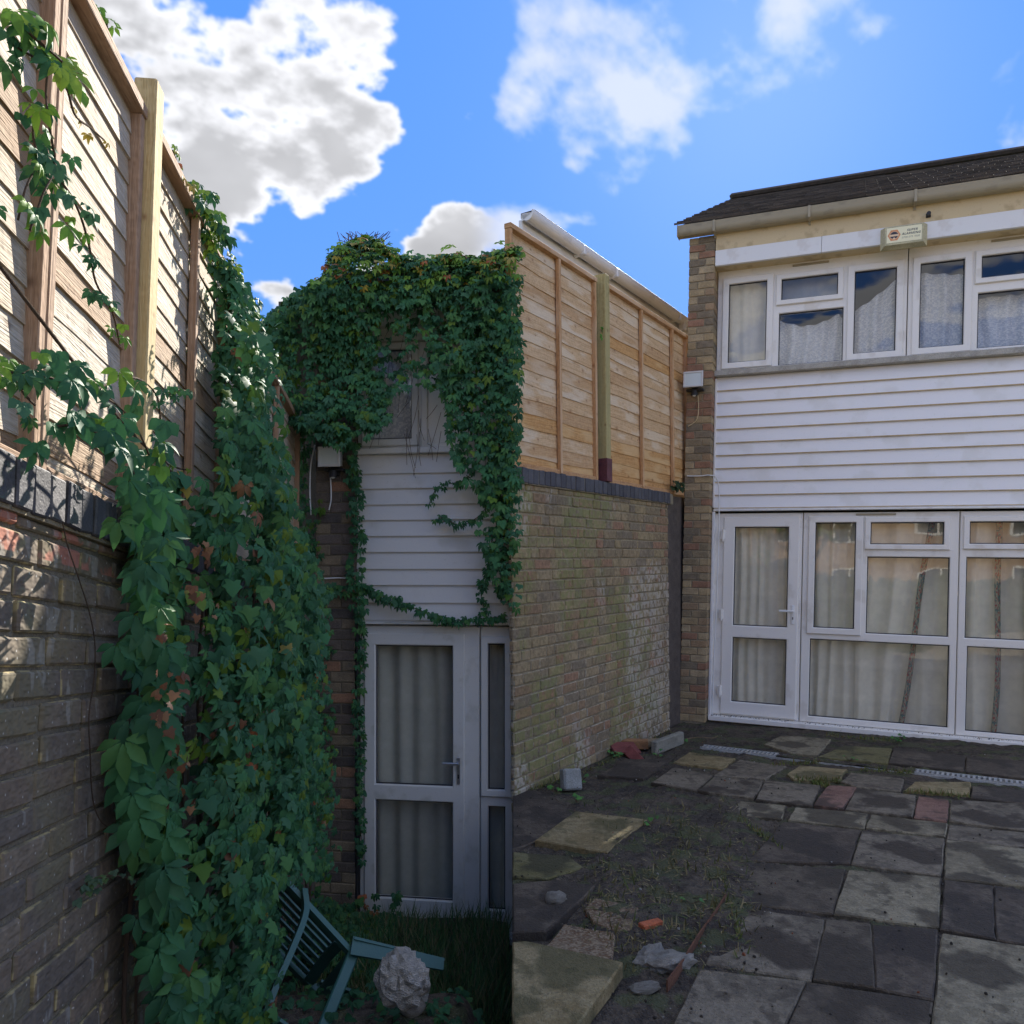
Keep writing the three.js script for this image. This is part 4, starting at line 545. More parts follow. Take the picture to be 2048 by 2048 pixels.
{
  const pav = new THREE.Group(); pav.name = 'patio_paving'; pav.userData = { kind: 'structure' }; scene.add(pav);
  const slabs = [['d', 1197, 1550, 1250, 1519, 1348, 1516, 1286, 1556], ['y', 1348, 1524, 1380, 1504, 1469, 1516, 1446, 1537], ['g', 1304, 1564, 1348, 1534, 1424, 1549, 1394, 1580], ['g', 1430, 1549, 1480, 1519, 1572, 1532, 1529, 1557], ['g', 1397, 1580, 1430, 1552, 1526, 1561, 1508, 1595],
    ['y', 1073, 1686, 1152, 1629, 1294, 1646, 1212, 1710, 0.02], ['d', 1027, 1698, 1027, 1582, 1060, 1577, 1103, 1592, 1146, 1627, 1068, 1682], ['m', 1027, 1705, 1136, 1711, 1165, 1735, 1090, 1757, 1027, 1752], ['d', 1027, 1776, 1116, 1769, 1190, 1780, 1091, 1871, 1027, 1873, 0.022], ['a', 1169, 1820, 1192, 1802, 1276, 1818, 1258, 1868, 1238, 1871, 1185, 1850, 0.012], ['a', 1088, 1906, 1129, 1856, 1230, 1873, 1225, 1922, 1197, 1942, 0.015], ['y', 1027, 1914, 1053, 1913, 1245, 1956, 1200, 2016, 1150, 2090, 1027, 2090, 0.06],
    ['l', 1528, 1488, 1564, 1470, 1661, 1478, 1633, 1511, 1582, 1504], ['m', 1637, 1514, 1688, 1491, 1783, 1497, 1774, 1526], ['d', 1778, 1525, 1789, 1494, 1930, 1511, 1927, 1541], ['d', 1934, 1512, 2064, 1524, 2064, 1557, 1932, 1543], ['y', 1574, 1548, 1600, 1531, 1693, 1539, 1678, 1559, 1590, 1559], ['g', 1684, 1562, 1703, 1545, 1807, 1557, 1800, 1582, 1711, 1572], ['y', 1809, 1580, 1832, 1563, 1941, 1564, 1938, 1589], ['d', 1945, 1573, 2064, 1582, 2064, 1608, 1944, 1596],
    ['g', 1512, 1597, 1531, 1561, 1640, 1570, 1624, 1610], ['r', 1628, 1609, 1657, 1570, 1711, 1574, 1687, 1617], ['g', 1692, 1617, 1714, 1576, 1833, 1591, 1824, 1633], ['r', 1829, 1634, 1838, 1592, 1897, 1599, 1894, 1641], ['g', 1900, 1641, 1903, 1599, 2064, 1609, 2064, 1662], ['l', 1450, 1628, 1482, 1602, 1571, 1610, 1563, 1635], ['l', 1577, 1638, 1592, 1614, 1735, 1626, 1727, 1656], ['l', 1732, 1653, 1743, 1629, 1893, 1646, 1889, 1672], ['g', 1899, 1649, 2064, 1666, 2064, 1695, 1895, 1677],
    ['d', 1500, 1720, 1567, 1643, 1719, 1660, 1698, 1726], ['g', 1704, 1728, 1725, 1662, 1888, 1677, 1881, 1750], ['l', 1894, 1680, 2064, 1699, 2064, 1772, 1889, 1756], ['b', 1486, 1730, 1500, 1724, 1690, 1737, 1662, 1825, 1440, 1800], ['l', 1669, 1826, 1697, 1740, 1880, 1755, 1875, 1853], ['d', 1883, 1856, 1890, 1761, 1984, 1772, 1988, 1876], ['d', 1994, 1878, 1990, 1774, 2064, 1783, 2064, 1890], ['g', 1415, 1925, 1436, 1860, 1474, 1812, 1648, 1838, 1622, 1957], ['b', 1653, 1839, 1740, 1848, 1748, 1974, 1627, 1959], ['d', 1746, 1850, 1875, 1859, 1865, 1998, 1753, 1976], ['l', 1884, 1864, 2064, 1893, 2064, 2080, 1864, 2080, 1870, 2008], ['b', 1560, 2090, 1616, 1965, 1864, 2004, 1850, 2090], ['g', 1330, 2090, 1400, 1940, 1612, 1962, 1552, 2090]];
  const r = rng(301), T = 0.06;
  slabs.forEach((s, i) => {
    const m = SL[s[0]], c = s.slice(1), raise = c.length % 2 ? c.pop() : (r() - 0.5) * 0.006, pts = [];
    const raw = []; for (let k = 0; k < c.length; k += 2) { const p = ground(c[k], c[k + 1], 0); raw.push(new V2(p.x, -p.z)); }
    const n = raw.length; for (let k = 0; k < n; k++) { const a = raw[k], b = raw[(k + 1) % n], q = Math.max(1, Math.round(a.distanceTo(b) / 0.09)); for (let j = 0; j < q; j++) { const e = a.clone().lerp(b, j / q), w = j ? 0.006 : 0.01; e.x += w * (r() - 0.5); e.y += w * (r() - 0.5); pts.push(e); } }
    const cx = raw.reduce((t, p) => t + p.x, 0) / n, cy = raw.reduce((t, p) => t + p.y, 0) / n;
    const sh = new THREE.Shape(pts.map((p) => new V2(p.x - cx, p.y - cy))), g = new THREE.ExtrudeGeometry(sh, { depth: T - 0.006, bevelEnabled: true, bevelThickness: 0.006, bevelSize: 0.006, bevelOffset: -0.002, bevelSegments: 1 });
    const uv = g.attributes.uv, ou = r() * 7, ov = r() * 7; for (let k = 0; k < uv.count; k++) uv.setXY(k, uv.getX(k) + ou, uv.getY(k) + ov);
    g.rotateX(-PI / 2); g.translate(0, -T, 0); const o = part('slab', g, m, pav); o.position.set(cx, raise, -cy); o.rotation.set((r() - 0.5) * 0.006, 0, (r() - 0.5) * 0.006);
  });
}
// drain channel with slotted grating
{
  const a = ground(1404, 1491), b = ground(2064, 1567), d = b.clone().sub(a), L = d.length(), t = thing('drain_channel', 'galvanised slotted drain channel across the paving before the house', 'drain', new V3(a.x, -0.02, a.z), new THREE.Quaternion().setFromAxisAngle(new V3(0, 1, 0), Math.atan2(-d.z, d.x)));
  part('channel', [box(0, L, -0.04, 0.008, -0.064, -0.056), box(0, L, -0.04, 0.008, 0.056, 0.064), box(0, L, -0.045, -0.04, -0.064, 0.064)], M.galv, t);
  for (const [s, e] of [[0, 0.265], [0.69, 1]]) { const g = []; for (let u = s * L + 0.01; u < e * L; u += 0.034) g.push(box(u, u + 0.017, 0.008, 0.018, -0.05, 0.05)); const k = part('grate', [box(s * L, e * L, 0.006, 0.02, -0.056, -0.046), box(s * L, e * L, 0.006, 0.02, 0.046, 0.056)], M.galv, t); for (const q of g) part('slat', q, M.galv, k); }
  part('mud', sheet(40, 6, (i, j) => [lerp(0.27, 0.69, i) * L, 0.012 + 0.016 * (fbm(i * 14, j * 2, 311, 3) - 0.4), lerp(-0.045, 0.05, j)], (i, j) => [i * 2, j * 0.1]), M.soil, t).rotation.x = 0;
}
// ------------------------------------------------------------------ rubble and bits
const sit = (px, py, h = 0) => { const p = ground(px, py); p.y = h; return p; };
const turnY = (a) => new THREE.Quaternion().setFromAxisAngle(new V3(0, 1, 0), a);
const chalk = clay([0.5, 0.47, 0.41], 0.95, 0.012);
{
  const one = (name, label, cat, p, q, geo, mat, pn) => { const t = thing(name, label, cat, p, q); part(pn, geo, mat, t); return t; };
  one('stone', 'white angular stone lying on the dark paving slab', 'stone', sit(1113, 1812, 0.022 + 0.015), turnY(0.4), lump(0.045, 3, 1.1, 0.75, 0.8, 0.4, 2), chalk, 'rock');
  one('brick_chip', 'orange brick chip on the soil among dry grass', 'brick', sit(1302, 1858, 0.0), turnY(0.5), cbox(-0.052, 0.052, 0, 0.03, -0.02, 0.02, 0.004, undefined, rng(9)), clay([0.5, 0.14, 0.06]), 'chip');
  one('mortar_lump', 'whitish mortar lump in the soil, left of the pair', 'rubble', sit(1300, 1912, 0), turnY(0.9), lump(0.07, 5, 1.3, 0.5, 0.7, 0.5, 3, 0.25), chalk, 'lump');
  one('mortar_lump', 'whitish mortar lump in the soil against the rusty strip', 'rubble', sit(1340, 1924, 0), turnY(0.2), lump(0.085, 7, 1.3, 0.5, 0.75, 0.5, 3, 0.25), chalk, 'lump');
  one('mortar_lump', 'small pale mortar crumb nearest the bottom of the yard', 'rubble', sit(1292, 1975, 0), turnY(0.2), lump(0.04, 8, 1.5, 0.5, 0.7, 0.5, 2, 0.2), chalk, 'lump');
  one('concrete_block', 'grey concrete block leaning at the foot of the mossy wall', 'block', sit(1143, 1575, -0.02), new THREE.Quaternion().setFromEuler(new THREE.Euler(-0.35, 0.5, 0.06)), cbox(-0.075, 0.075, 0, 0.15, -0.035, 0.035, 0.012, undefined, rng(12)), clay([0.34, 0.35, 0.33]), 'block');
  one('edging_stone', 'long grey edging stone on its side near the wall corner', 'edging', sit(1336, 1494, -0.02), turnY(0.92), cbox(-0.27, 0.27, 0, 0.115, -0.028, 0.028, 0.01, undefined, rng(13)), clay([0.3, 0.29, 0.24]), 'stone');
  one('paving_tile', 'broken dark red tile lying by the wall', 'tile', sit(1250, 1506, 0.035), new THREE.Quaternion().setFromEuler(new THREE.Euler(0.28, 0.2, -0.12)), cbox(-0.13, 0.11, 0, 0.022, -0.09, 0.09, 0.006, undefined, rng(14)), clay([0.26, 0.075, 0.065]), 'tile');
  one('paving_tile', 'dark red tile fragment leaning on the brown brick', 'tile', sit(1268, 1513, 0.0), new THREE.Quaternion().setFromEuler(new THREE.Euler(0.5, 0.5, 0.5)), cbox(-0.045, 0.045, 0, 0.02, -0.1, 0.1, 0.005, undefined, rng(15)), clay([0.28, 0.08, 0.07]), 'tile');
  one('loose_brick', 'loose brown brick behind the red tile by the wall', 'brick', sit(1268, 1496, 0.0), turnY(-0.12), cbox(-0.12, 0.12, 0, 0.075, -0.05, 0.05, 0.006, undefined, rng(16)), clay([0.42, 0.22, 0.1]), 'brick');
  one('loose_brick', 'loose tan brick half between edging stone and wall', 'brick', sit(1305, 1490, -0.01), turnY(0.1), cbox(-0.08, 0.08, 0, 0.06, -0.05, 0.05, 0.008, undefined, rng(17)), clay([0.4, 0.31, 0.19]), 'brick');
  const pts = [[1452, 1800], [1430, 1835], [1395, 1885], [1368, 1930], [1352, 1952], [1334, 1976]].map(([x, y]) => sit(x, y, 0.004)), t = thing('metal_edging', 'rusty metal edging strip standing in the soil', 'edging', pts[0]);
  part('strip', sweep(pts.map((p) => p.clone().sub(pts[0])), 0.05, 0.006, new V3(0, 1, 0), 20), M.rust, t);
  const tw = thing('twig', 'thin pale twig lying near the drain', 'twig', sit(1372, 1480, 0.01)); part('stem', tube([new V3(0, 0, 0), new V3(0.12, 0.015, 0), new V3(0.25, 0.005, -0.02), new V3(0.3, 0.02, -0.04)], 0.004, 16), clay([0.32, 0.24, 0.14]), tw);
}
console.log('yard');
// ------------------------------------------------------------------ leaves
function leafletInto(pos, idx, L, w, ang, fold, droop, curl, len0 = 0.06) {
  const c = cos(ang), s = sin(ang), prof = [[0, 0.05], [0.14, 0.42], [0.2, 0.4], [0.34, 0.82], [0.4, 0.78], [0.54, 1], [0.6, 0.9], [0.74, 0.7], [0.79, 0.56], [0.9, 0.26], [1, 0]], b = pos.length / 3;
  for (const [t, k] of prof) { const y = -(len0 + t * (1 - len0)) * L, h = k * w, z = -droop * t * t * L; for (const q of [-1, 0, 1]) { const x = q * h, zz = z + (q ? fold * h - curl * h * t : 0); pos.push(x * c - y * s, x * s + y * c, zz); } }
  for (let k = 0; k < prof.length - 1; k++) { const a = b + k * 3; idx.push(a, a + 3, a + 1, a + 1, a + 3, a + 4, a + 1, a + 4, a + 2, a + 2, a + 4, a + 5); }
}
function geoOf(pos, idx) { const g = new THREE.BufferGeometry(); g.setAttribute('position', new THREE.Float32BufferAttribute(pos, 3)); g.setAttribute('uv', new THREE.Float32BufferAttribute(new Float32Array(pos.length / 3 * 2), 2)); g.setIndex(idx); g.computeVertexNormals(); return g; }
function creeperLeaf(seed) { const r = rng(seed), pos = [], idx = []; for (const [a, l, w] of [[0, 1.12, 0.24], [0.72, 1, 0.225], [-0.72, 1, 0.225], [1.5, 0.72, 0.17], [-1.5, 0.72, 0.17]]) leafletInto(pos, idx, l * (0.88 + 0.24 * r()), w * (0.9 + 0.2 * r()), a + (r() - 0.5) * 0.25, 0.3 + 0.35 * r(), 0.15 + 0.45 * r(), 0.3 * r(), 0.1); return geoOf(pos, idx); }
function threeLeaf(seed) { const r = rng(seed), pos = [], idx = []; for (const [a, l, w] of [[0, 1, 0.36], [0.9, 0.8, 0.34], [-0.9, 0.8, 0.34]]) leafletInto(pos, idx, l * (0.88 + 0.24 * r()), w, a + (r() - 0.5) * 0.2, 0.25 + 0.3 * r(), 0.15 + 0.25 * r(), 0.2); return geoOf(pos, idx); }
function lobedLeaf(seed) {                               // one blade with three to five points
  const r = rng(seed), o = [[0.03, -0.02], [0.24, 0.14], [0.5, 0.1], [0.42, -0.16], [0.66, -0.3], [0.38, -0.42], [0.3, -0.62], [0, -1]], pos = [0, -0.3, 0.05], idx = [], pts = [...o, ...o.slice(1, -1).reverse().map(([x, y]) => [-x, y])];
  for (const [x, y] of pts) pos.push(x * (0.9 + 0.2 * r()), y * (0.92 + 0.16 * r()), -0.2 * (x * x + (y + 0.3) ** 2) + 0.1 * (r() - 0.5));
  for (let k = 0; k < pts.length; k++) idx.push(0, 1 + (k + 1) % pts.length, 1 + k); return geoOf(pos, idx);
}
const LEAF = [creeperLeaf(1), creeperLeaf(2), creeperLeaf(3), threeLeaf(4), lobedLeaf(5), lobedLeaf(6), threeLeaf(7)];
const leafMat = (c, tr = 0.3, rough = 0.5) => new THREE.MeshPhysicalMaterial({ specularIntensity: 0.32, color: new THREE.Color().setRGB(...c), roughness: rough, transmission: tr, thickness: 0, ior: 1.4, side: THREE.DoubleSide });
const greens = [[0.05, 0.165, 0.065], [0.04, 0.135, 0.06], [0.07, 0.18, 0.055], [0.035, 0.115, 0.055], [0.055, 0.15, 0.075]], limes = [[0.16, 0.3, 0.04], [0.12, 0.26, 0.04], [0.2, 0.32, 0.05]], autumn = [[0.34, 0.26, 0.04], [0.4, 0.14, 0.06], [0.36, 0.3, 0.08]], dead = [[0.2, 0.09, 0.045], [0.26, 0.14, 0.07], [0.14, 0.07, 0.04]];
const partMats = new Map(); const pm = (c) => { const k = c.join(); if (!partMats.has(k)) partMats.set(k, leafMat(c, 0.28, 0.58)); return partMats.get(k); };
const instMat = leafMat([1, 1, 1], 0.28, 0.6); M.bark = clay([0.17, 0.11, 0.07]);
const pick = (a, r) => a[Math.floor(r() * a.length)];
const DOWN = new V3(0, -1, 0);
function leafQ(n, r, jit = 0.6, down = DOWN) {           // blade faces n, tip hangs down
  const z = n.clone().add(new V3((r() - 0.5) * 2 * jit, (r() - 0.5) * jit + 0.25, (r() - 0.5) * 2 * jit)).normalize(), d = down.clone().add(new V3((r() - 0.5) * jit, (r() - 0.5) * 0.4 * jit, (r() - 0.5) * jit)), y = d.negate().addScaledVector(z, -d.dot(z) * 0).addScaledVector(z, 0); y.addScaledVector(z, -y.dot(z)).normalize(); const x = y.clone().cross(z);
  return new THREE.Quaternion().setFromRotationMatrix(new THREE.Matrix4().makeBasis(x, y, z));
}
class Vine {                                             // gathers leaves; the largest become parts, the rest one mass
  constructor(name, label, category, pos, limit = 240) { this.t = thing(name, label, category, pos); this.p = pos; this.l = []; this.st = []; this.limit = limit; }
  leaf(p, q, s, k, c) { const d = p.clone().sub(EYE), f = -d.z; const px = CX + FOC * d.x / f, py = HZ - FOC * d.y / f; const vis = f > 0.3 && px > -40 && px < 2090 && py > -40 && py < 2090; this.l.push([vis ? s / f : 0, p.clone().sub(this.p), q, s, k, c]); }
  stem(pts, r, seg = 20) { this.st.push(tube(pts.map((p) => p.clone().sub(this.p)), r, seg, 4)); }
  strand(pts, n, r, o = {}) {                            // a trailing shoot with leaves set along it
    const c = new THREE.CatmullRomCurve3(pts), nn = o.normal ?? new V3(0, 0, 1); if (o.stem !== 0) this.stem(pts, o.stem ?? 0.0028, pts.length * 6);
    for (let k = 0; k < n; k++) { const f = (k + r()) / n, p = c.getPoint(clamp(f)), sp = o.spread ?? 0.03; p.add(new V3((r() - 0.5) * 2 * sp, (r() - 0.5) * 2 * sp, (r() - 0.5) * 2 * sp)).addScaledVector(nn, 0.3 * sp + (o.lift ?? 0)); const sz = lerp(o.s0 ?? 0.05, o.s1 ?? 0.035, f) * (0.7 + 0.6 * r()); this.leaf(p, leafQ(nn, r, o.jit ?? 0.7), sz, pick(o.kinds ?? [0, 1, 2, 3], r), pick(o.colors ? (f > (o.turn ?? 2) ? o.tip : o.colors) : (f > (o.turn ?? 2) ? o.tip : greens), r)); }
  }
  done() {
    const lim = this.limit; this.l.sort((a, b) => b[0] - a[0]); const rest = new Map();
    this.l.forEach(([s, p, q, sz, k, c], i) => { if (i < lim && s > 0.0035) { const m = part('leaf', LEAF[k], pm(c), this.t); m.position.copy(p); m.quaternion.copy(q); m.scale.setScalar(sz); } else { if (!rest.has(k)) rest.set(k, []); rest.get(k).push([p, q, sz, c]); } });
    const one = new V3(), m4 = new THREE.Matrix4(), col = new THREE.Color();
    for (const [k, a] of rest) { const im = new THREE.InstancedMesh(LEAF[k], instMat, a.length); im.name = 'foliage'; im.userData.kind = 'stuff'; im.castShadow = im.receiveShadow = true; a.forEach(([p, q, sz, c], i) => { im.setMatrixAt(i, m4.compose(p, q, one.setScalar(sz))); im.setColorAt(i, col.setRGB(...c)); }); this.t.add(im); }
    if (this.st.length) part('stem', this.st, M.bark, this.t);
  }
}
const inPoly = (x, y, P) => { let c = false; for (let i = 0, j = P.length - 1; i < P.length; j = i++) { const [a, b] = P[i], [d, e] = P[j]; if ((b > y) !== (e > y) && x < (d - a) * (y - b) / (e - b) + a) c = !c; } return c; };
const LP = (px, py, o = 0.04) => { const [u, v] = LW.at(px, py, o); return LW.p(u, v, o); }, FP = (px, py, o = 0.05) => { const [u, v] = LF.at(px, py, o); return LF.p(u, v, o); };
// curtain of creeper on the garden wall
{
  const r = rng(401), V = new Vine('creeper', 'thick green creeper hanging like a curtain down the garden wall', 'creeper', LW.p(2, -2.4, 0.05), 290);
  const P = [[268, 960], [300, 925], [350, 950], [400, 940], [440, 965], [446, 800], [450, 640], [470, 600], [520, 670], [545, 720], [552, 860], [566, 1000], [604, 1110], [640, 1200], [646, 1500], [640, 2700], [345, 2700], [335, 2016], [322, 1880], [300, 1700], [276, 1600], [262, 1450], [262, 1250], [262, 1100]];
  const box4 = [0.45, 4.35, -2.75, 1.25];
  for (let k = 0; k < 21000; k++) {
    const u = lerp(box4[0], box4[1], r()), v = lerp(box4[2], box4[3], r()), streak = fbm(u * 7, v * 1.3, 413, 3), bulge = 0.05 + (0.18 * fbm(u * 1.6, v * 1.6, 411, 3) + 0.2 * smooth(0.35, 0.65, streak)) * smooth(0.3, 1.1, u), lay = r(), o = bulge * (0.35 + 0.65 * Math.sqrt(lay)) + 0.02;
    const [px, py] = LW.px(u, v, o); if (!inPoly(px + (px > 520 ? 60 * (r() - 0.5) * (0.4 + 1.2 * fbm(v * 5, 3, 415, 2)) : 10 * (r() - 0.5)), py + 16 * (r() - 0.5), P)) continue;
    const p = LW.p(u, v, o); if (p.y < LGY + 0.03) continue; if (py > 1735 + 30 * r() && px > 528 + 40 * fbm(v * 9, 1, 417, 2) && px < 730 && o > 0.12) continue;
    const near = px < 350, h = r(), clump = fbm(u * 5, v * 5, 421, 3);
    if ((clump < 0.34 && r() < 0.75) || (streak < 0.4 && r() < 0.55)) continue;                                         // gaps where stems and shade show
    const c = h < 0.89 ? pick(greens, r) : h < 0.983 ? pick(limes, r).map((x) => x * 0.6) : h < 0.99 ? pick(autumn, r).map((x) => x * 0.8) : pick(dead, r);
    const big = near ? 0.07 : lerp(0.05, 0.04, smooth(0.8, 3, u)), kind = near || r() < 0.42 ? pick([0, 1, 2], r) : pick([3, 4, 5, 6, 4], r);
    V.leaf(p, leafQ(LW.n.clone().multiplyScalar(0.8).add(new V3(0.1, 0.1, 0.5)), r, 0.55), big * (0.62 + 0.6 * r()), kind, c);
  }
  // large hanging leaves along the front edge
  for (let k = 0; k < 46; k++) { const y = lerp(960, 2040, (k + r()) / 46), x = 285 + 45 * smooth(1600, 1950, y) + 40 * (r() - 0.35), [u, v] = LW.at(x, y, 0.16), p = LW.p(u, v, 0.1 + 0.12 * r()); V.leaf(p, leafQ(new V3(0.35, 0.35, 0.85), r, 0.35), 0.072 * (0.8 + 0.45 * r()), pick([0, 1, 2], r), pick(greens, r)); }
  // withered brown strands
  for (const [x0, y0, y1] of [[395, 1230, 1500], [520, 1180, 1560], [548, 1210, 1520], [575, 1260, 1480], [590, 1220, 1600], [420, 1330, 1620], [500, 1400, 1700], [460, 1080, 1260]]) for (let k = 0; k < 17; k++) { const y = lerp(y0, y1, r()), [u, v] = LW.at(x0 + 12 * (r() - 0.5), y, 0.3), p = LW.p(u, v, 0.2 + 0.06 * r()); V.leaf(p, leafQ(LW.n.clone().add(new V3(0, 0, 0.6)), r, 1), 0.021 * (0.6 + 0.8 * r()), pick([4, 5, 3], r), pick(dead, r)); }
  for (let k = 0; k < 46; k++) { const u = lerp(0.62, 3.9, r()), o = 0.02 + 0.08 * r(), pts = []; for (let j = 0; j < 6; j++) pts.push(LW.p(u + 0.16 * (fbm(k * 3.1, j * 0.6, 431) - 0.5), lerp(-0.05, -2.2, j / 5), o + 0.04 * r())); V.stem(pts, 0.003 + 0.004 * r(), 18); }
  V.done();
}
console.log('curtain');
// shoots over the sunlit fence
{
  const r = rng(402), nrm = new V3(0.75, 0.25, 0.6), V = new Vine('creeper', 'loose creeper shoots hanging over the sunlit grey fence left of the post', 'creeper', LP(120, 300), 260), S = (pts, n, o) => V.strand(pts.map(([x, y, q]) => LP(x, y, q ?? 0.05)), Math.ceil(n * 0.72), r, { normal: nrm, ...o, s0: o.s0 * 0.8, s1: o.s1 * 0.8 });
  const lime = [...limes, ...limes, ...greens.slice(0, 2)], mix = [...greens, ...limes.slice(0, 2)];
  S([[20, 40, 0.06], [50, 60, 0.09], [85, 90, 0.12], [110, 110, 0.13], [150, 150, 0.14]], 15, { colors: lime, s0: 0.045, s1: 0.05, spread: 0.035 });
  S([[25, 90, 0.06], [60, 110, 0.08], [100, 130, 0.1]], 10, { colors: mix, s0: 0.05, s1: 0.05, spread: 0.035 });
  S([[110, 120, 0.1], [135, 180, 0.08], [150, 230, 0.07], [180, 255, 0.07], [208, 280, 0.07]], 11, { colors: lime, turn: 0.35, tip: autumn, s0: 0.03, s1: 0.02, spread: 0.015 });
  S([[100, 110, 0.06], [92, 180, 0.05], [100, 260, 0.07], [110, 330, 0.07], [85, 390, 0.07], [60, 460, 0.06]], 24, { colors: mix, s0: 0.042, s1: 0.045, spread: 0.04 });
  S([[70, 230, 0.05], [66, 270, 0.05], [75, 320, 0.06], [50, 380, 0.06], [36, 440, 0.05]], 15, { colors: mix, s0: 0.04, s1: 0.045, spread: 0.035 });
  S([[100, 340, 0.06], [135, 380, 0.07], [160, 430, 0.07], [180, 500, 0.06], [190, 560, 0.06], [225, 625, 0.06], [240, 690, 0.05]], 30, { colors: mix, turn: 0.85, tip: limes, s0: 0.034, s1: 0.028, spread: 0.022 });
  S([[20, 745, 0.05], [80, 750, 0.08], [140, 770, 0.1], [200, 790, 0.12], [255, 830, 0.13], [290, 890, 0.13], [310, 950, 0.13]], 48, { colors: mix, s0: 0.045, s1: 0.06, spread: 0.05 });
  S([[30, 760, 0.06], [50, 790, 0.08], [70, 810, 0.08]], 8, { s0: 0.045, s1: 0.04 });
  S([[100, 855, 0.1], [150, 850, 0.13], [200, 870, 0.14], [250, 910, 0.15], [280, 980, 0.15]], 26, { s0: 0.06, s1: 0.06, spread: 0.045 });
  S([[190, 780, 0.1], [250, 755, 0.09], [290, 765, 0.08], [316, 800, 0.07], [322, 850, 0.06], [326, 880, 0.06]], 22, { colors: mix, s0: 0.04, s1: 0.028, spread: 0.02 });
  S([[336, 790, 0.04], [355, 780, 0.06], [372, 782, 0.07]], 8, { s0: 0.03, s1: 0.03, spread: 0.015 });
  S([[326, 880, 0.05], [330, 920, 0.05], [352, 935, 0.05], [380, 940, 0.05]], 8, { colors: autumn.concat(limes), s0: 0.02, s1: 0.018, spread: 0.01 });
  V.strand([LW.p(0.9, 0.12, 0.1), LW.p(0.4, 0.2, 0.06), LW.p(-0.1, 0.3, 0.05), LW.p(-0.3, 0.34, 0.05)], 1, r, { stem: 0.005 });
  V.done();
  const W = new Vine('creeper', 'dense creeper spilling over the fence top beside the house', 'creeper', LP(450, 560), 200), T = (pts, n, o) => W.strand(pts.map(([x, y, q]) => LP(x, y, q ?? 0.0)), n, r, { normal: nrm, ...o });
  T([[345, 300, -0.06], [352, 320, -0.05], [362, 355, -0.04], [376, 380, -0.03]], 9, { colors: autumn.concat(limes), s0: 0.022, s1: 0.03, spread: 0.02 });
  T([[380, 385, -0.04], [400, 420, -0.04], [420, 470, -0.02], [440, 540, 0], [470, 590, 0.02], [505, 645, 0.02]], 150, { colors: [...limes, ...greens], s0: 0.036, s1: 0.042, spread: 0.05, lift: 0.02 });
  T([[452, 540, 0.02], [458, 620, 0.03], [456, 720, 0.03], [462, 820, 0.04], [470, 920, 0.06]], 170, { s0: 0.045, s1: 0.045, spread: 0.055, kinds: [0, 1, 3, 4] });
  T([[470, 600, 0.02], [486, 700, 0.03], [492, 820, 0.05], [496, 960, 0.08]], 200, { s0: 0.042, s1: 0.042, spread: 0.075, kinds: [0, 1, 3, 4, 5] });
  T([[205, 30, -0.08], [212, 45, -0.07], [216, 60, -0.06]], 6, { colors: lime, s0: 0.03, s1: 0.03, spread: 0.02 });
  W.done();
}
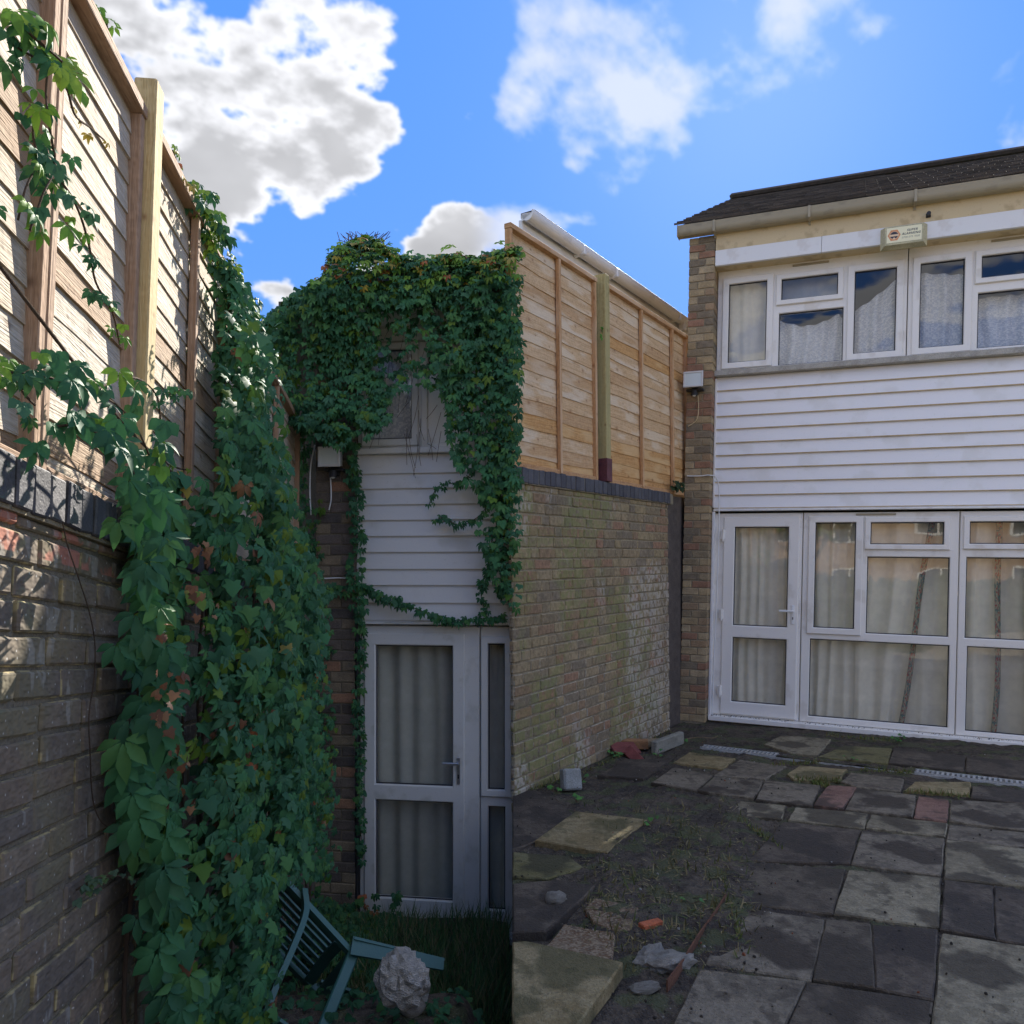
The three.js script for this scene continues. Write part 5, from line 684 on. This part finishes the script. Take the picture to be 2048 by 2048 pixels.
// creeper over the left house
{
  const r = rng(403), V = new Vine('creeper', 'great mound of creeper covering the roof and eaves of the overgrown house', 'creeper', FP(800, 560, 0.2), 200);
  const A = [[498, 740], [505, 690], [520, 650], [560, 612], [610, 575], [648, 550], [662, 505], [700, 482], [735, 468], [770, 488], [800, 508], [860, 514], [910, 506], [960, 512], [1000, 496], [1040, 490], [1040, 770], [960, 760], [905, 735], [880, 690], [862, 655], [852, 612], [765, 608], [750, 655], [742, 690], [765, 740], [780, 790], [768, 850], [740, 862], [708, 875], [662, 885], [640, 880], [600, 860], [560, 800], [520, 760]];
  const B = [[866, 640], [1040, 640], [1040, 1240], [1000, 1200], [975, 1120], [952, 1060], [965, 980], [935, 960], [910, 920], [898, 880], [892, 800], [870, 740]];
  for (let k = 0; k < 24000; k++) {
    const u = lerp(-1.45, 0.72, r()), v = lerp(0.9, 4.9, r()), o = 0.04 + (0.16 + 0.4 * fbm(u * 1.8, v * 1.8, 441, 3)) * Math.sqrt(r()) * smooth(1.5, 2.8, v);
    const [px, py] = LF.px(u, v, o), jx = px + 26 * (r() - 0.5), jy = py + 22 * (r() - 0.5), inA = inPoly(jx, jy, A) || (r() < 0.22 && px > 735 && px < 880 && py > 560 && py < 780), inB = inPoly(px, py, B); if (!inA && !(inB && r() < smooth(1300, 850, py) * 0.8)) continue;
    if (fbm(u * 5, v * 5, 447, 3) < 0.33 && r() < 0.6) continue;
    const topness = smooth(590, 520, py), h = r(), c = r() < topness * 0.6 ? (h < 0.75 ? pick(limes, r) : pick(autumn, r)) : h < 0.93 ? pick(greens, r) : pick(limes, r).map((x) => x * 0.6);  // more lime and yellow leaves near the crest, tinted for sun there
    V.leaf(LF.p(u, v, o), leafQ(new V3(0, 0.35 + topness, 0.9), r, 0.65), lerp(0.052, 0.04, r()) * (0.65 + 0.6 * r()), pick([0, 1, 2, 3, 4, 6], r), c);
  }
  // the crest and the part lying back over the roof, yellowed for sunlight
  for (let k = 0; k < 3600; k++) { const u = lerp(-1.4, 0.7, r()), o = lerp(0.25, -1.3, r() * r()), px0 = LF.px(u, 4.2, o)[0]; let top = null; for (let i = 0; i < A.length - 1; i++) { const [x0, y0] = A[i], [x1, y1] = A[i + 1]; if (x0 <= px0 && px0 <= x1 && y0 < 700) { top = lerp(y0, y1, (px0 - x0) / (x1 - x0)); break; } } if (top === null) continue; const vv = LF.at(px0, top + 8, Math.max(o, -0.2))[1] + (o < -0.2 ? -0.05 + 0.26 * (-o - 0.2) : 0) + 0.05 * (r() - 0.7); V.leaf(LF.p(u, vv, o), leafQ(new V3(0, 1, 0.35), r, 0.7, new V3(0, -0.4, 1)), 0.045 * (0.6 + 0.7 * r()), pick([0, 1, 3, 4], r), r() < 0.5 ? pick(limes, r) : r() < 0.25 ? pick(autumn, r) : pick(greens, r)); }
  for (let k = 0; k < 60; k++) { const a = FP(725 + 70 * (r() - 0.5), 505 + 20 * r(), 0.1), b = FP(728 + 110 * (r() - 0.5), 485 - 24 * r(), 0.1 + 0.1 * (r() - 0.5)); V.stem([a, a.clone().lerp(b, 0.5).add(new V3(0.02 * (r() - 0.5), 0.02, 0)), b], 0.0022, 5); }
  for (let k = 0; k < 70; k++) { const x = lerp(740, 1000, r()), y = lerp(620, 900, r()), a = FP(x, y, 0.03), b = FP(x + 60 * (r() - 0.5), y + 90 * r(), 0.03); V.stem([a, a.clone().lerp(b, 0.5).add(new V3(0.03 * (r() - 0.5), 0.02 * (r() - 0.5), 0.02)), b], 0.0016, 6); }
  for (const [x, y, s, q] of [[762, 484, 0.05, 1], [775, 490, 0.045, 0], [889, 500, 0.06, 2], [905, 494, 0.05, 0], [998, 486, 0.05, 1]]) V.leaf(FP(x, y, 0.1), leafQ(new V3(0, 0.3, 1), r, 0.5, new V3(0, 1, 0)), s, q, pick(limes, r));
  V.done();
  const nf = new V3(0.05, 0.3, 1), T = (n, lab) => new Vine('creeper', lab, 'creeper', FP(...n), 120), st = (W, pts, n, o) => W.strand(pts.map(([x, y, q]) => FP(x, y, q ?? 0.04)), n, r, { normal: nf, ...o });
  const D = T([705, 1300], 'creeper climbing the edge between brick pier and overgrown door');
  st(D, [[700, 880, 0.06], [706, 960, 0.05], [716, 1040, 0.05], [712, 1130, 0.06], [720, 1220, 0.06]], 120, { s0: 0.042, s1: 0.042, spread: 0.05 });
  st(D, [[718, 1215], [724, 1300], [716, 1400], [722, 1500], [718, 1600], [726, 1720]], 105, { s0: 0.04, s1: 0.04, spread: 0.028 });
  st(D, [[640, 1000, 0.03], [632, 1060, 0.04], [636, 1120, 0.04]], 22, { s0: 0.036, s1: 0.036, spread: 0.03, colors: limes.map((c) => c.map((x) => x * 0.6)).concat(greens) });
  st(D, [[640, 1180, 0.05], [670, 1175, 0.04], [700, 1180, 0.05]], 22, { s0: 0.042, s1: 0.04, spread: 0.035 });
  st(D, [[575, 820, -0.1], [590, 920, -0.12], [582, 1020, -0.12], [600, 1120, -0.05], [604, 1200, 0]], 150, { s0: 0.042, s1: 0.042, spread: 0.075 });
  st(D, [[612, 840, 0.02], [606, 940, 0], [612, 1040, 0.02], [622, 1140, 0.04]], 70, { s0: 0.036, s1: 0.04, spread: 0.035 });
  st(D, [[600, 1260, 0.08], [640, 1300, 0.05], [668, 1290, 0.03]], 30, { s0: 0.04, s1: 0.03, spread: 0.06 });
  st(D, [[590, 1420, 0.08], [640, 1450, 0.05], [660, 1440, 0.03]], 34, { s0: 0.04, s1: 0.03, spread: 0.07 });
  D.done();
  const H = T([860, 1220], 'creeper shoot trailing along the ledge above the overgrown door');
  st(H, [[722, 1170, 0.06], [760, 1190, 0.06], [800, 1205, 0.05], [850, 1225, 0.04], [900, 1240, 0.04], [960, 1238, 0.04], [1015, 1232, 0.05]], 105, { s0: 0.045, s1: 0.032, spread: 0.026 }); H.done();
  const K = T([900, 1000], 'thin creeper sprays hanging across the dull white boarding at right');
  st(K, [[955, 920, 0.08], [930, 960, 0.06], [890, 970, 0.05], [868, 985, 0.05], [858, 1010, 0.05]], 26, { s0: 0.04, s1: 0.028, spread: 0.02 });
  st(K, [[1000, 960, 0.08], [960, 1030, 0.06], [920, 1050, 0.05], [885, 1035, 0.05], [872, 1040, 0.05]], 28, { s0: 0.045, s1: 0.03, spread: 0.022 });
  st(K, [[985, 1060, 0.05], [978, 1130, 0.05], [962, 1180, 0.05], [972, 1240, 0.05]], 40, { s0: 0.045, s1: 0.035, spread: 0.03 });
  st(K, [[1005, 900, 0.1], [1010, 1000, 0.08], [1008, 1100, 0.08], [1012, 1200, 0.06]], 90, { s0: 0.05, s1: 0.045, spread: 0.05 }); K.done();
}
// wild growth at the foot of the left wall and door
{
  const r = rng(404), V = new Vine('weeds', 'tangled creeper and weeds on the ground between wall and overgrown door', 'weeds', new V3(-1, LGY, -5), 150);
  for (let k = 0; k < 2600; k++) { const f = lerp(4.75, 5.62, r()), px = lerp(330, 800 - 60 * (5.6 - f), r() ** 0.8), x = (px - CX) / FOC * f, hgt = 0.5 * smooth(760, 560, px) * fbm(x * 4, f * 4, 451, 3) + 0.05; const p = new V3(x, LGY + hgt * Math.sqrt(r()) + 0.02, -f); V.leaf(p, leafQ(new V3(0.1, 0.8, 0.7), r, 0.7), 0.042 * (0.6 + 0.7 * r()), pick([0, 3, 4, 5, 6], r), r() < 0.9 ? pick(greens, r) : pick(limes, r).map((c) => c * 0.7)); }
  for (let k = 0; k < 40; k++) { const p = FP(lerp(690, 800, r()), lerp(1780, 1860, r()), 0.06 + 0.1 * r()); V.leaf(p, leafQ(new V3(0, 0.4, 0.9), r, 0.6), 0.05 * (0.7 + 0.5 * r()), pick([0, 1, 3], r), r() < 0.85 ? pick(greens, r) : pick(autumn, r)); }
  // a bank of rough growth nearer the viewer, on which the chair came to rest
  for (let k = 0; k < 1500; k++) { const f = lerp(2.9, 4.3, r()), x = lerp(-1.05, -0.08, r()), p = new V3(x, LGY + 0.5 * smooth(4.4, 3.7, f) * smooth(0, -0.25, x) * (0.6 + 0.4 * r()) + 0.03 * r(), -f); V.leaf(p, leafQ(new V3(0.05, 1, 0.4), r, 0.7), 0.042 * (0.6 + 0.7 * r()), pick([0, 3, 4, 5, 6], r), pick(greens, r)); }
  V.done();
  structure('weed_bank', flat(sheet(30, 30, (a, b) => { const x = lerp(-1.12, -0.03, a), f = lerp(2.6, 4.5, b); return [x, LGY - 0.03 + 0.5 * smooth(4.4, 3.7, f) * smooth(0, -0.25, x) + 0.04 * (fbm(x * 6, f * 6, 457) - 0.5), -f]; })), M.soil);
  const pos = [], idx = []; for (let k = 0; k <= 4; k++) { const t = k / 4, w = 0.5 * (1 - t * t); pos.push(-w * 0.016, t, 0.25 * t * t, w * 0.016, t, 0.25 * t * t); if (k < 4) { const a = k * 2; idx.push(a, a + 1, a + 3, a, a + 3, a + 2); } }
  const blade = geoOf(pos, idx);
  const grass = (name, label, n, where, hh, cols, seed) => { const q = rng(seed), im = new THREE.InstancedMesh(blade, instMat, n), m4 = new THREE.Matrix4(), e = new THREE.Euler(), qq = new THREE.Quaternion(), c = new THREE.Color(); im.name = numbered(name); im.userData = { kind: 'stuff', label, category: 'grass' }; im.castShadow = im.receiveShadow = true; for (let k = 0; k < n; k++) { const p = where(q), h = hh * (0.4 + 0.9 * q()); e.set(p.flat ? 1.1 + 0.5 * q() : (q() - 0.5) * 0.9, q() * 6.3, (q() - 0.5) * 0.8, 'YXZ'); qq.setFromEuler(e); im.setMatrixAt(k, m4.compose(p, qq, new V3(0.3 + 0.3 * q(), h, h))); im.setColorAt(k, c.setRGB(...pick(cols, q))); } scene.add(im); };
  grass('grass', 'dark unmown grass before the overgrown door', 5200, (q) => { const f = lerp(4.25, 5.55, q()); return new V3(lerp(-0.42 * f / 1.4 * 0.9, -0.02, Math.pow(q(), 0.7)), LGY, -f); }, 0.17, [[0.09, 0.2, 0.07], [0.07, 0.15, 0.06], [0.13, 0.2, 0.08], [0.26, 0.23, 0.12]], 461);
  const spot = (q) => { for (let k = 0; k < 60; k++) { const p = ground(lerp(1130, 1600, q()), lerp(1590, 1960, q())), f = -p.z; if (q() < grassy(p.x, f) * smooth(0.35, 0.65, fbm(p.x * 6, f * 6, 471, 3))) { p.y = soilY(p.x, f) - 0.004; p.flat = q() < 0.86; return p; } } const p = ground(1300, 1720); p.y = 0; return p; };
  grass('dry_grass', 'patchy dry and green grass on the bare soil of the cleared yard', 3400, spot, 0.05, [[0.16, 0.15, 0.06], [0.24, 0.2, 0.1], [0.1, 0.13, 0.04], [0.3, 0.25, 0.13], [0.13, 0.12, 0.05]], 462);
  const seams = [[1590, 1558, 1680, 1560], [1810, 1582, 1940, 1592], [1060, 1580, 1200, 1530], [1200, 1530, 1340, 1462], [1540, 1530, 1640, 1524], [1720, 1538, 1830, 1545], [1650, 1470, 1800, 1482], [1480, 1640, 1570, 1700], [1440, 1740, 1480, 1880], [1625, 1565, 1660, 1572]];
  grass('seam_grass', 'tufts of moss and grass in the joints of the paving', 1500, (q) => { const s = pick(seams, q), t = q(), p = ground(lerp(s[0], s[2], t) + 8 * (q() - 0.5), lerp(s[1], s[3], t) + 5 * (q() - 0.5)); p.y = -0.006; p.flat = q() < 0.4; return p; }, 0.035, [[0.15, 0.19, 0.05], [0.2, 0.22, 0.07], [0.22, 0.17, 0.07], [0.1, 0.13, 0.04]], 463);
  // crumbs of soil, chips and litter on the cleared yard
  const chip = lump(1, 5, 1, 0.6, 0.8, 0.5, 1), im = new THREE.InstancedMesh(chip, clay([1, 1, 1]), 2000), m4 = new THREE.Matrix4(), c = new THREE.Color(), q = rng(481), qq = new THREE.Quaternion(), e = new THREE.Euler();
  for (let k = 0; k < 2000; k++) { let p = ground(lerp(1030, q() < 0.6 ? 1560 : 2040, q()), lerp(1460, 2040, Math.pow(q(), 1.3))), f = -p.z; p.y = Math.max(0.002, soilY(p.x, f)); if (k < 260) { p = RF.p(lerp(0.3, 3.1, Math.pow(q(), 1.6)), 0.065, -0.2 + 0.095 * q()); f = -p.z; } const s = k < 260 ? 0.002 + 0.006 * q() * q() : 0.0015 + 0.0075 * Math.pow(q(), 5), h = q(); e.set(q() * 6, q() * 6, q() * 6); im.setMatrixAt(k, m4.compose(p, qq.setFromEuler(e), new V3(s, s, s))); im.setColorAt(k, h < 0.72 ? c.setRGB(0.06, 0.048, 0.036) : h < 0.88 ? c.setRGB(0.26, 0.22, 0.17) : h < 0.93 ? c.setRGB(0.4, 0.13, 0.06) : c.setRGB(0.55, 0.53, 0.48)); }
  im.name = 'soil_crumbs'; im.userData = { kind: 'stuff', label: 'crumbs of soil, brick and stone strewn over the paving', category: 'debris' }; im.castShadow = im.receiveShadow = true; scene.add(im);
  // small green seedlings
  const sd = (px, py, lab, n = 6, y = 0, s = 0.03) => { const p0 = ground(px, py); p0.y = y; const W = new Vine('seedling', lab, 'plant', p0, 20); for (let k = 0; k < n; k++) { const p = p0.clone().add(new V3((r() - 0.5) * 0.1, 0.012 + 0.04 * r(), (r() - 0.5) * 0.08)); W.leaf(p, leafQ(new V3(0, 0.9, 0.5), r, 0.6, new V3(r() - 0.5, -0.2, r() - 0.3)), s * (0.7 + 0.6 * r()), pick([4, 5, 3], r), pick([[0.1, 0.26, 0.06], [0.08, 0.2, 0.06]], r)); W.stem([p0, p], 0.002, 4); } W.done(); };
  sd(1107, 1584, 'small green ivy shoot at the foot of the mossy wall left of the block'); sd(1160, 1566, 'green ivy shoot right of the concrete block', 8); sd(1153, 1605, 'green leaf pair on the soil before the concrete block', 4); sd(1232, 1512, 'green ivy leaves beside the broken red tile', 9); sd(1312, 1512, 'bright green leaf by the end of the edging stone', 3); sd(1363, 1483, 'small green shoot behind the edging stone end', 4); sd(1300, 1655, 'tiny green seedling beside the yellow slab', 4, 0.01, 0.022); sd(1382, 1812, 'single green leaf in the dry grass', 2, 0.01, 0.025); sd(1800, 1482, 'green weed growing at the white threshold', 9, 0.0, 0.03); sd(1700, 1522, 'small green weed at the drain channel', 5, 0, 0.02); sd(1240, 1500, 'dry leafy weeds along the wall corner', 10, 0, 0.03);
  { const [u, v] = RW.at(1350, 974, 0.0), W = new Vine('ivy_tuft', 'dark ivy tuft on the coping in the corner by the pier', 'plant', RW.p(u, v, 0), 60); for (let k = 0; k < 70; k++) W.leaf(RW.p(u + 0.28 * (r() - 0.5), v + 0.08 * (r() - 0.3), 0.02 + 0.05 * r()), leafQ(new V3(0.5, 0.5, 0.7), r, 0.7), 0.035 * (0.6 + 0.7 * r()), pick([4, 5, 3], r), pick([[0.03, 0.06, 0.03], [0.05, 0.08, 0.03]], r)); W.done(); }
  { const [u, v] = RW.at(1196, 665, 0.0), W = new Vine('ivy_sprig', 'small green sprig in the gap beside the pale green post', 'plant', RW.p(u, v, 0), 20); for (let k = 0; k < 6; k++) W.leaf(RW.p(u + 0.03 * (r() - 0.5), v + 0.12 * (r() - 0.5), 0.03), leafQ(RW.n, r, 0.6), 0.03, 4, limes[1]); W.done(); }
  { const W = new Vine('wall_weed', 'small weed sprouting from a crack in the dark brick wall', 'plant', LP(165, 1775, 0.01), 40); W.strand([LP(152, 1780, 0.01), LP(180, 1765, 0.04), LP(215, 1752, 0.07), LP(262, 1758, 0.09)], 22, r, { normal: new V3(0.6, 0.4, 0.6), s0: 0.018, s1: 0.012, spread: 0.02, kinds: [3, 4], colors: [[0.09, 0.16, 0.06], [0.07, 0.12, 0.07]] }); W.done(); }
  { const t = thing('dry_tendril', 'thin dry tendril hanging down the dark brick wall', 'plant', LP(122, 1040, 0.01)), o = t.position; part('stem', tube([[120, 1020], [135, 1090], [155, 1150], [180, 1230], [190, 1290], [188, 1360], [178, 1430], [180, 1500], [186, 1600], [200, 1640], [240, 1670], [262, 1702]].map(([x, y]) => LP(x, y, 0.014).sub(o)), 0.0018, 70, 4), M.bark, t); }
}
console.log('plants');
// ------------------------------------------------------------------ toppled plastic chair and the lump of concrete on it
{
  const up = new V3(-0.86, 0.5, 0.1).normalize(), fr0 = new V3(-0.21, -0.52, 0.83), fr = fr0.addScaledVector(up, -fr0.dot(up)).normalize(), sd = up.clone().cross(fr), CS = 1.1;
  const q = new THREE.Quaternion().setFromRotationMatrix(new THREE.Matrix4().makeBasis(sd, up, fr));
  const at = depth(704, 1886, 3.8).addScaledVector(sd, -0.235 * CS).addScaledVector(up, -0.41 * CS).addScaledVector(fr, 0.2 * CS);
  const t = thing('garden_chair', 'toppled dark green plastic garden chair lying against the creeper', 'chair', at, q), m = grime([0.035, 0.12, 0.1], [0.1, 0.15, 0.12], 0.5, 0.42);
  t.scale.setScalar(CS);
  const v = (x, y, z) => new V3(x, y, z), X = new V3(1, 0, 0), Z = new V3(0, 0, 1);
  part('seat', [sheet(14, 14, (a, b) => { const x = lerp(-0.22, 0.22, a), z = lerp(0.24, -0.2, b); return [x, 0.4 - 0.025 * sin(PI * a) * sin(PI * b) - 0.03 * smooth(0.25, 0, b), z]; }), cbox(-0.235, -0.21, 0.36, 0.41, -0.21, 0.25, 0.006), cbox(0.21, 0.235, 0.36, 0.41, -0.21, 0.25, 0.006), cbox(-0.22, 0.22, 0.35, 0.4, 0.235, 0.25, 0.006)].map((g) => g.index ? g.toNonIndexed() : g), m, t);
  const bk = (x, f) => v(x * lerp(1, 1.12, f), lerp(0.4, 0.86, f), -0.2 - 0.16 * f - 0.04 * cos(x * 6) + 0.04);
  const br = part('backrest', [sweep([bk(-0.21, 1), bk(-0.12, 1.05), bk(0, 1.07), bk(0.12, 1.05), bk(0.21, 1)], 0.06, 0.022, new V3(0, 1, -0.3), 16), sweep([bk(-0.215, 0), bk(-0.215, 0.5), bk(-0.215, 1)], 0.035, 0.022, X, 8), sweep([bk(0.215, 0), bk(0.215, 0.5), bk(0.215, 1)], 0.035, 0.022, X, 8), sweep([bk(-0.21, 0.12), bk(0, 0.12), bk(0.21, 0.12)], 0.05, 0.018, new V3(0, 1, 0), 8)], m, t);
  for (let k = 0; k < 7; k++) { const x = lerp(-0.165, 0.165, k / 6); part('slat', sweep([bk(x, 0.1), bk(x, 0.5), bk(x, 1.0)], 0.026, 0.008, X, 6), m, br); }
  for (const s of [-1, 1]) {
    part('armrest', sweep([v(s * 0.25, 0.7, -0.3), v(s * 0.275, 0.655, -0.2), v(s * 0.285, 0.64, -0.05), v(s * 0.285, 0.635, 0.12), v(s * 0.275, 0.625, 0.23)], (f) => lerp(0.04, 0.062, f), 0.024, X, 16), m, t);
    part('leg', [sweep([v(s * 0.272, 0.63, 0.225), v(s * 0.258, 0.4, 0.25), v(s * 0.275, 0.0, 0.29)], (f) => lerp(0.062, 0.045, f), 0.012, X, 8), sweep([v(s * 0.282, 0.4, 0.225), v(s * 0.298, 0, 0.265)], (f) => lerp(0.06, 0.045, f), 0.012, Z, 4)], m, t);
    part('leg', [sweep([v(s * 0.225, 0.41, -0.21), v(s * 0.26, 0, -0.3)], (f) => lerp(0.08, 0.05, f), 0.012, X, 4), sweep([v(s * 0.25, 0.41, -0.18), v(s * 0.283, 0, -0.275)], (f) => lerp(0.08, 0.05, f), 0.012, Z, 4)], m, t);
  }
  const st = thing('concrete_lump', 'rough pale lump of rubble lying against the green chair leg', 'rubble', depth(806, 1955, 3.45)); part('lump', lump(0.105, 21, 1, 1.12, 0.9, 0.26, 5, 0.62), clay([0.7, 0.65, 0.56], 0.97, 0.012), st);
  const s2 = thing('stone', 'smooth beige stone wedged under the rubble lump by the chair', 'stone', depth(824, 2012, 3.45)); part('rock', lump(0.05, 23, 1.1, 0.9, 0.9, 0.2, 3), clay([0.5, 0.46, 0.38]), s2);
}
// tree behind the camera whose crown shows in the left upper window
{
  const r = rng(501), p0 = new V3(-5.2, -0.5, 8.2), V = new Vine('garden_tree', 'leafy tree behind the camera, mirrored in the leftmost upper window', 'tree', p0, 0), pos = [];
  const cl = []; for (let k = 0; k < 26; k++) { const a = r() * 6.28, h = 3 + 4.6 * r(), w = 2.2 * Math.sqrt(1 - Math.abs(h - 5.2) / 3); cl.push(p0.clone().add(new V3(cos(a) * w * r(), h, sin(a) * w * r()))); }
  for (const c of cl) for (let k = 0; k < 60; k++) V.leaf(c.clone().add(new V3((r() - 0.5) * 1.5, (r() - 0.5) * 1.2, (r() - 0.5) * 1.5)), leafQ(new V3(r() - 0.5, 0.6, r() - 0.5), r, 0.8), 0.2 * (0.6 + 0.6 * r()), pick([0, 1, 3, 4], r), pick([[0.09, 0.17, 0.04], [0.12, 0.2, 0.05], [0.07, 0.14, 0.04]], r));
  V.done(); V.t.children.forEach((c) => { if (c.name === 'foliage') c.name = 'crown'; });
  part('trunk', new THREE.CylinderGeometry(0.1, 0.2, 4.2, 10).translate(0, 2.1, 0), M.bark, V.t); part('limb', cl.slice(0, 9).map((c) => tube([new V3(0, 2.6, 0), c.clone().sub(p0).multiplyScalar(0.6), c.clone().sub(p0)], 0.04, 8, 5)), M.bark, V.t);
}
{  // leafy stand-in for a shaded fence, added to darken low reflections
  const r = rng(511), p0 = new V3(-2, -0.4, 9.4), V = new Vine('added_hedge', 'clipped dark hedge behind the camera, put in to darken low window reflections', 'added_hedge', p0, 0);
  for (let k = 0; k < 3200; k++) V.leaf(p0.clone().add(new V3((r() - 0.5) * 16, 0.1 + 1.75 * r(), -0.5 + 0.25 * r())), leafQ(new V3(0, 0.5, -1), r, 0.8), 0.14 * (0.6 + 0.6 * r()), pick([3, 4, 5], r), pick([[0.03, 0.06, 0.02], [0.04, 0.075, 0.025]], r));
  V.done(); part('core', box(-8, 8, 0, 1.7, -0.3, 0.4), clay([0.03, 0.035, 0.02]), V.t);
}
renderer.render(scene, camera);
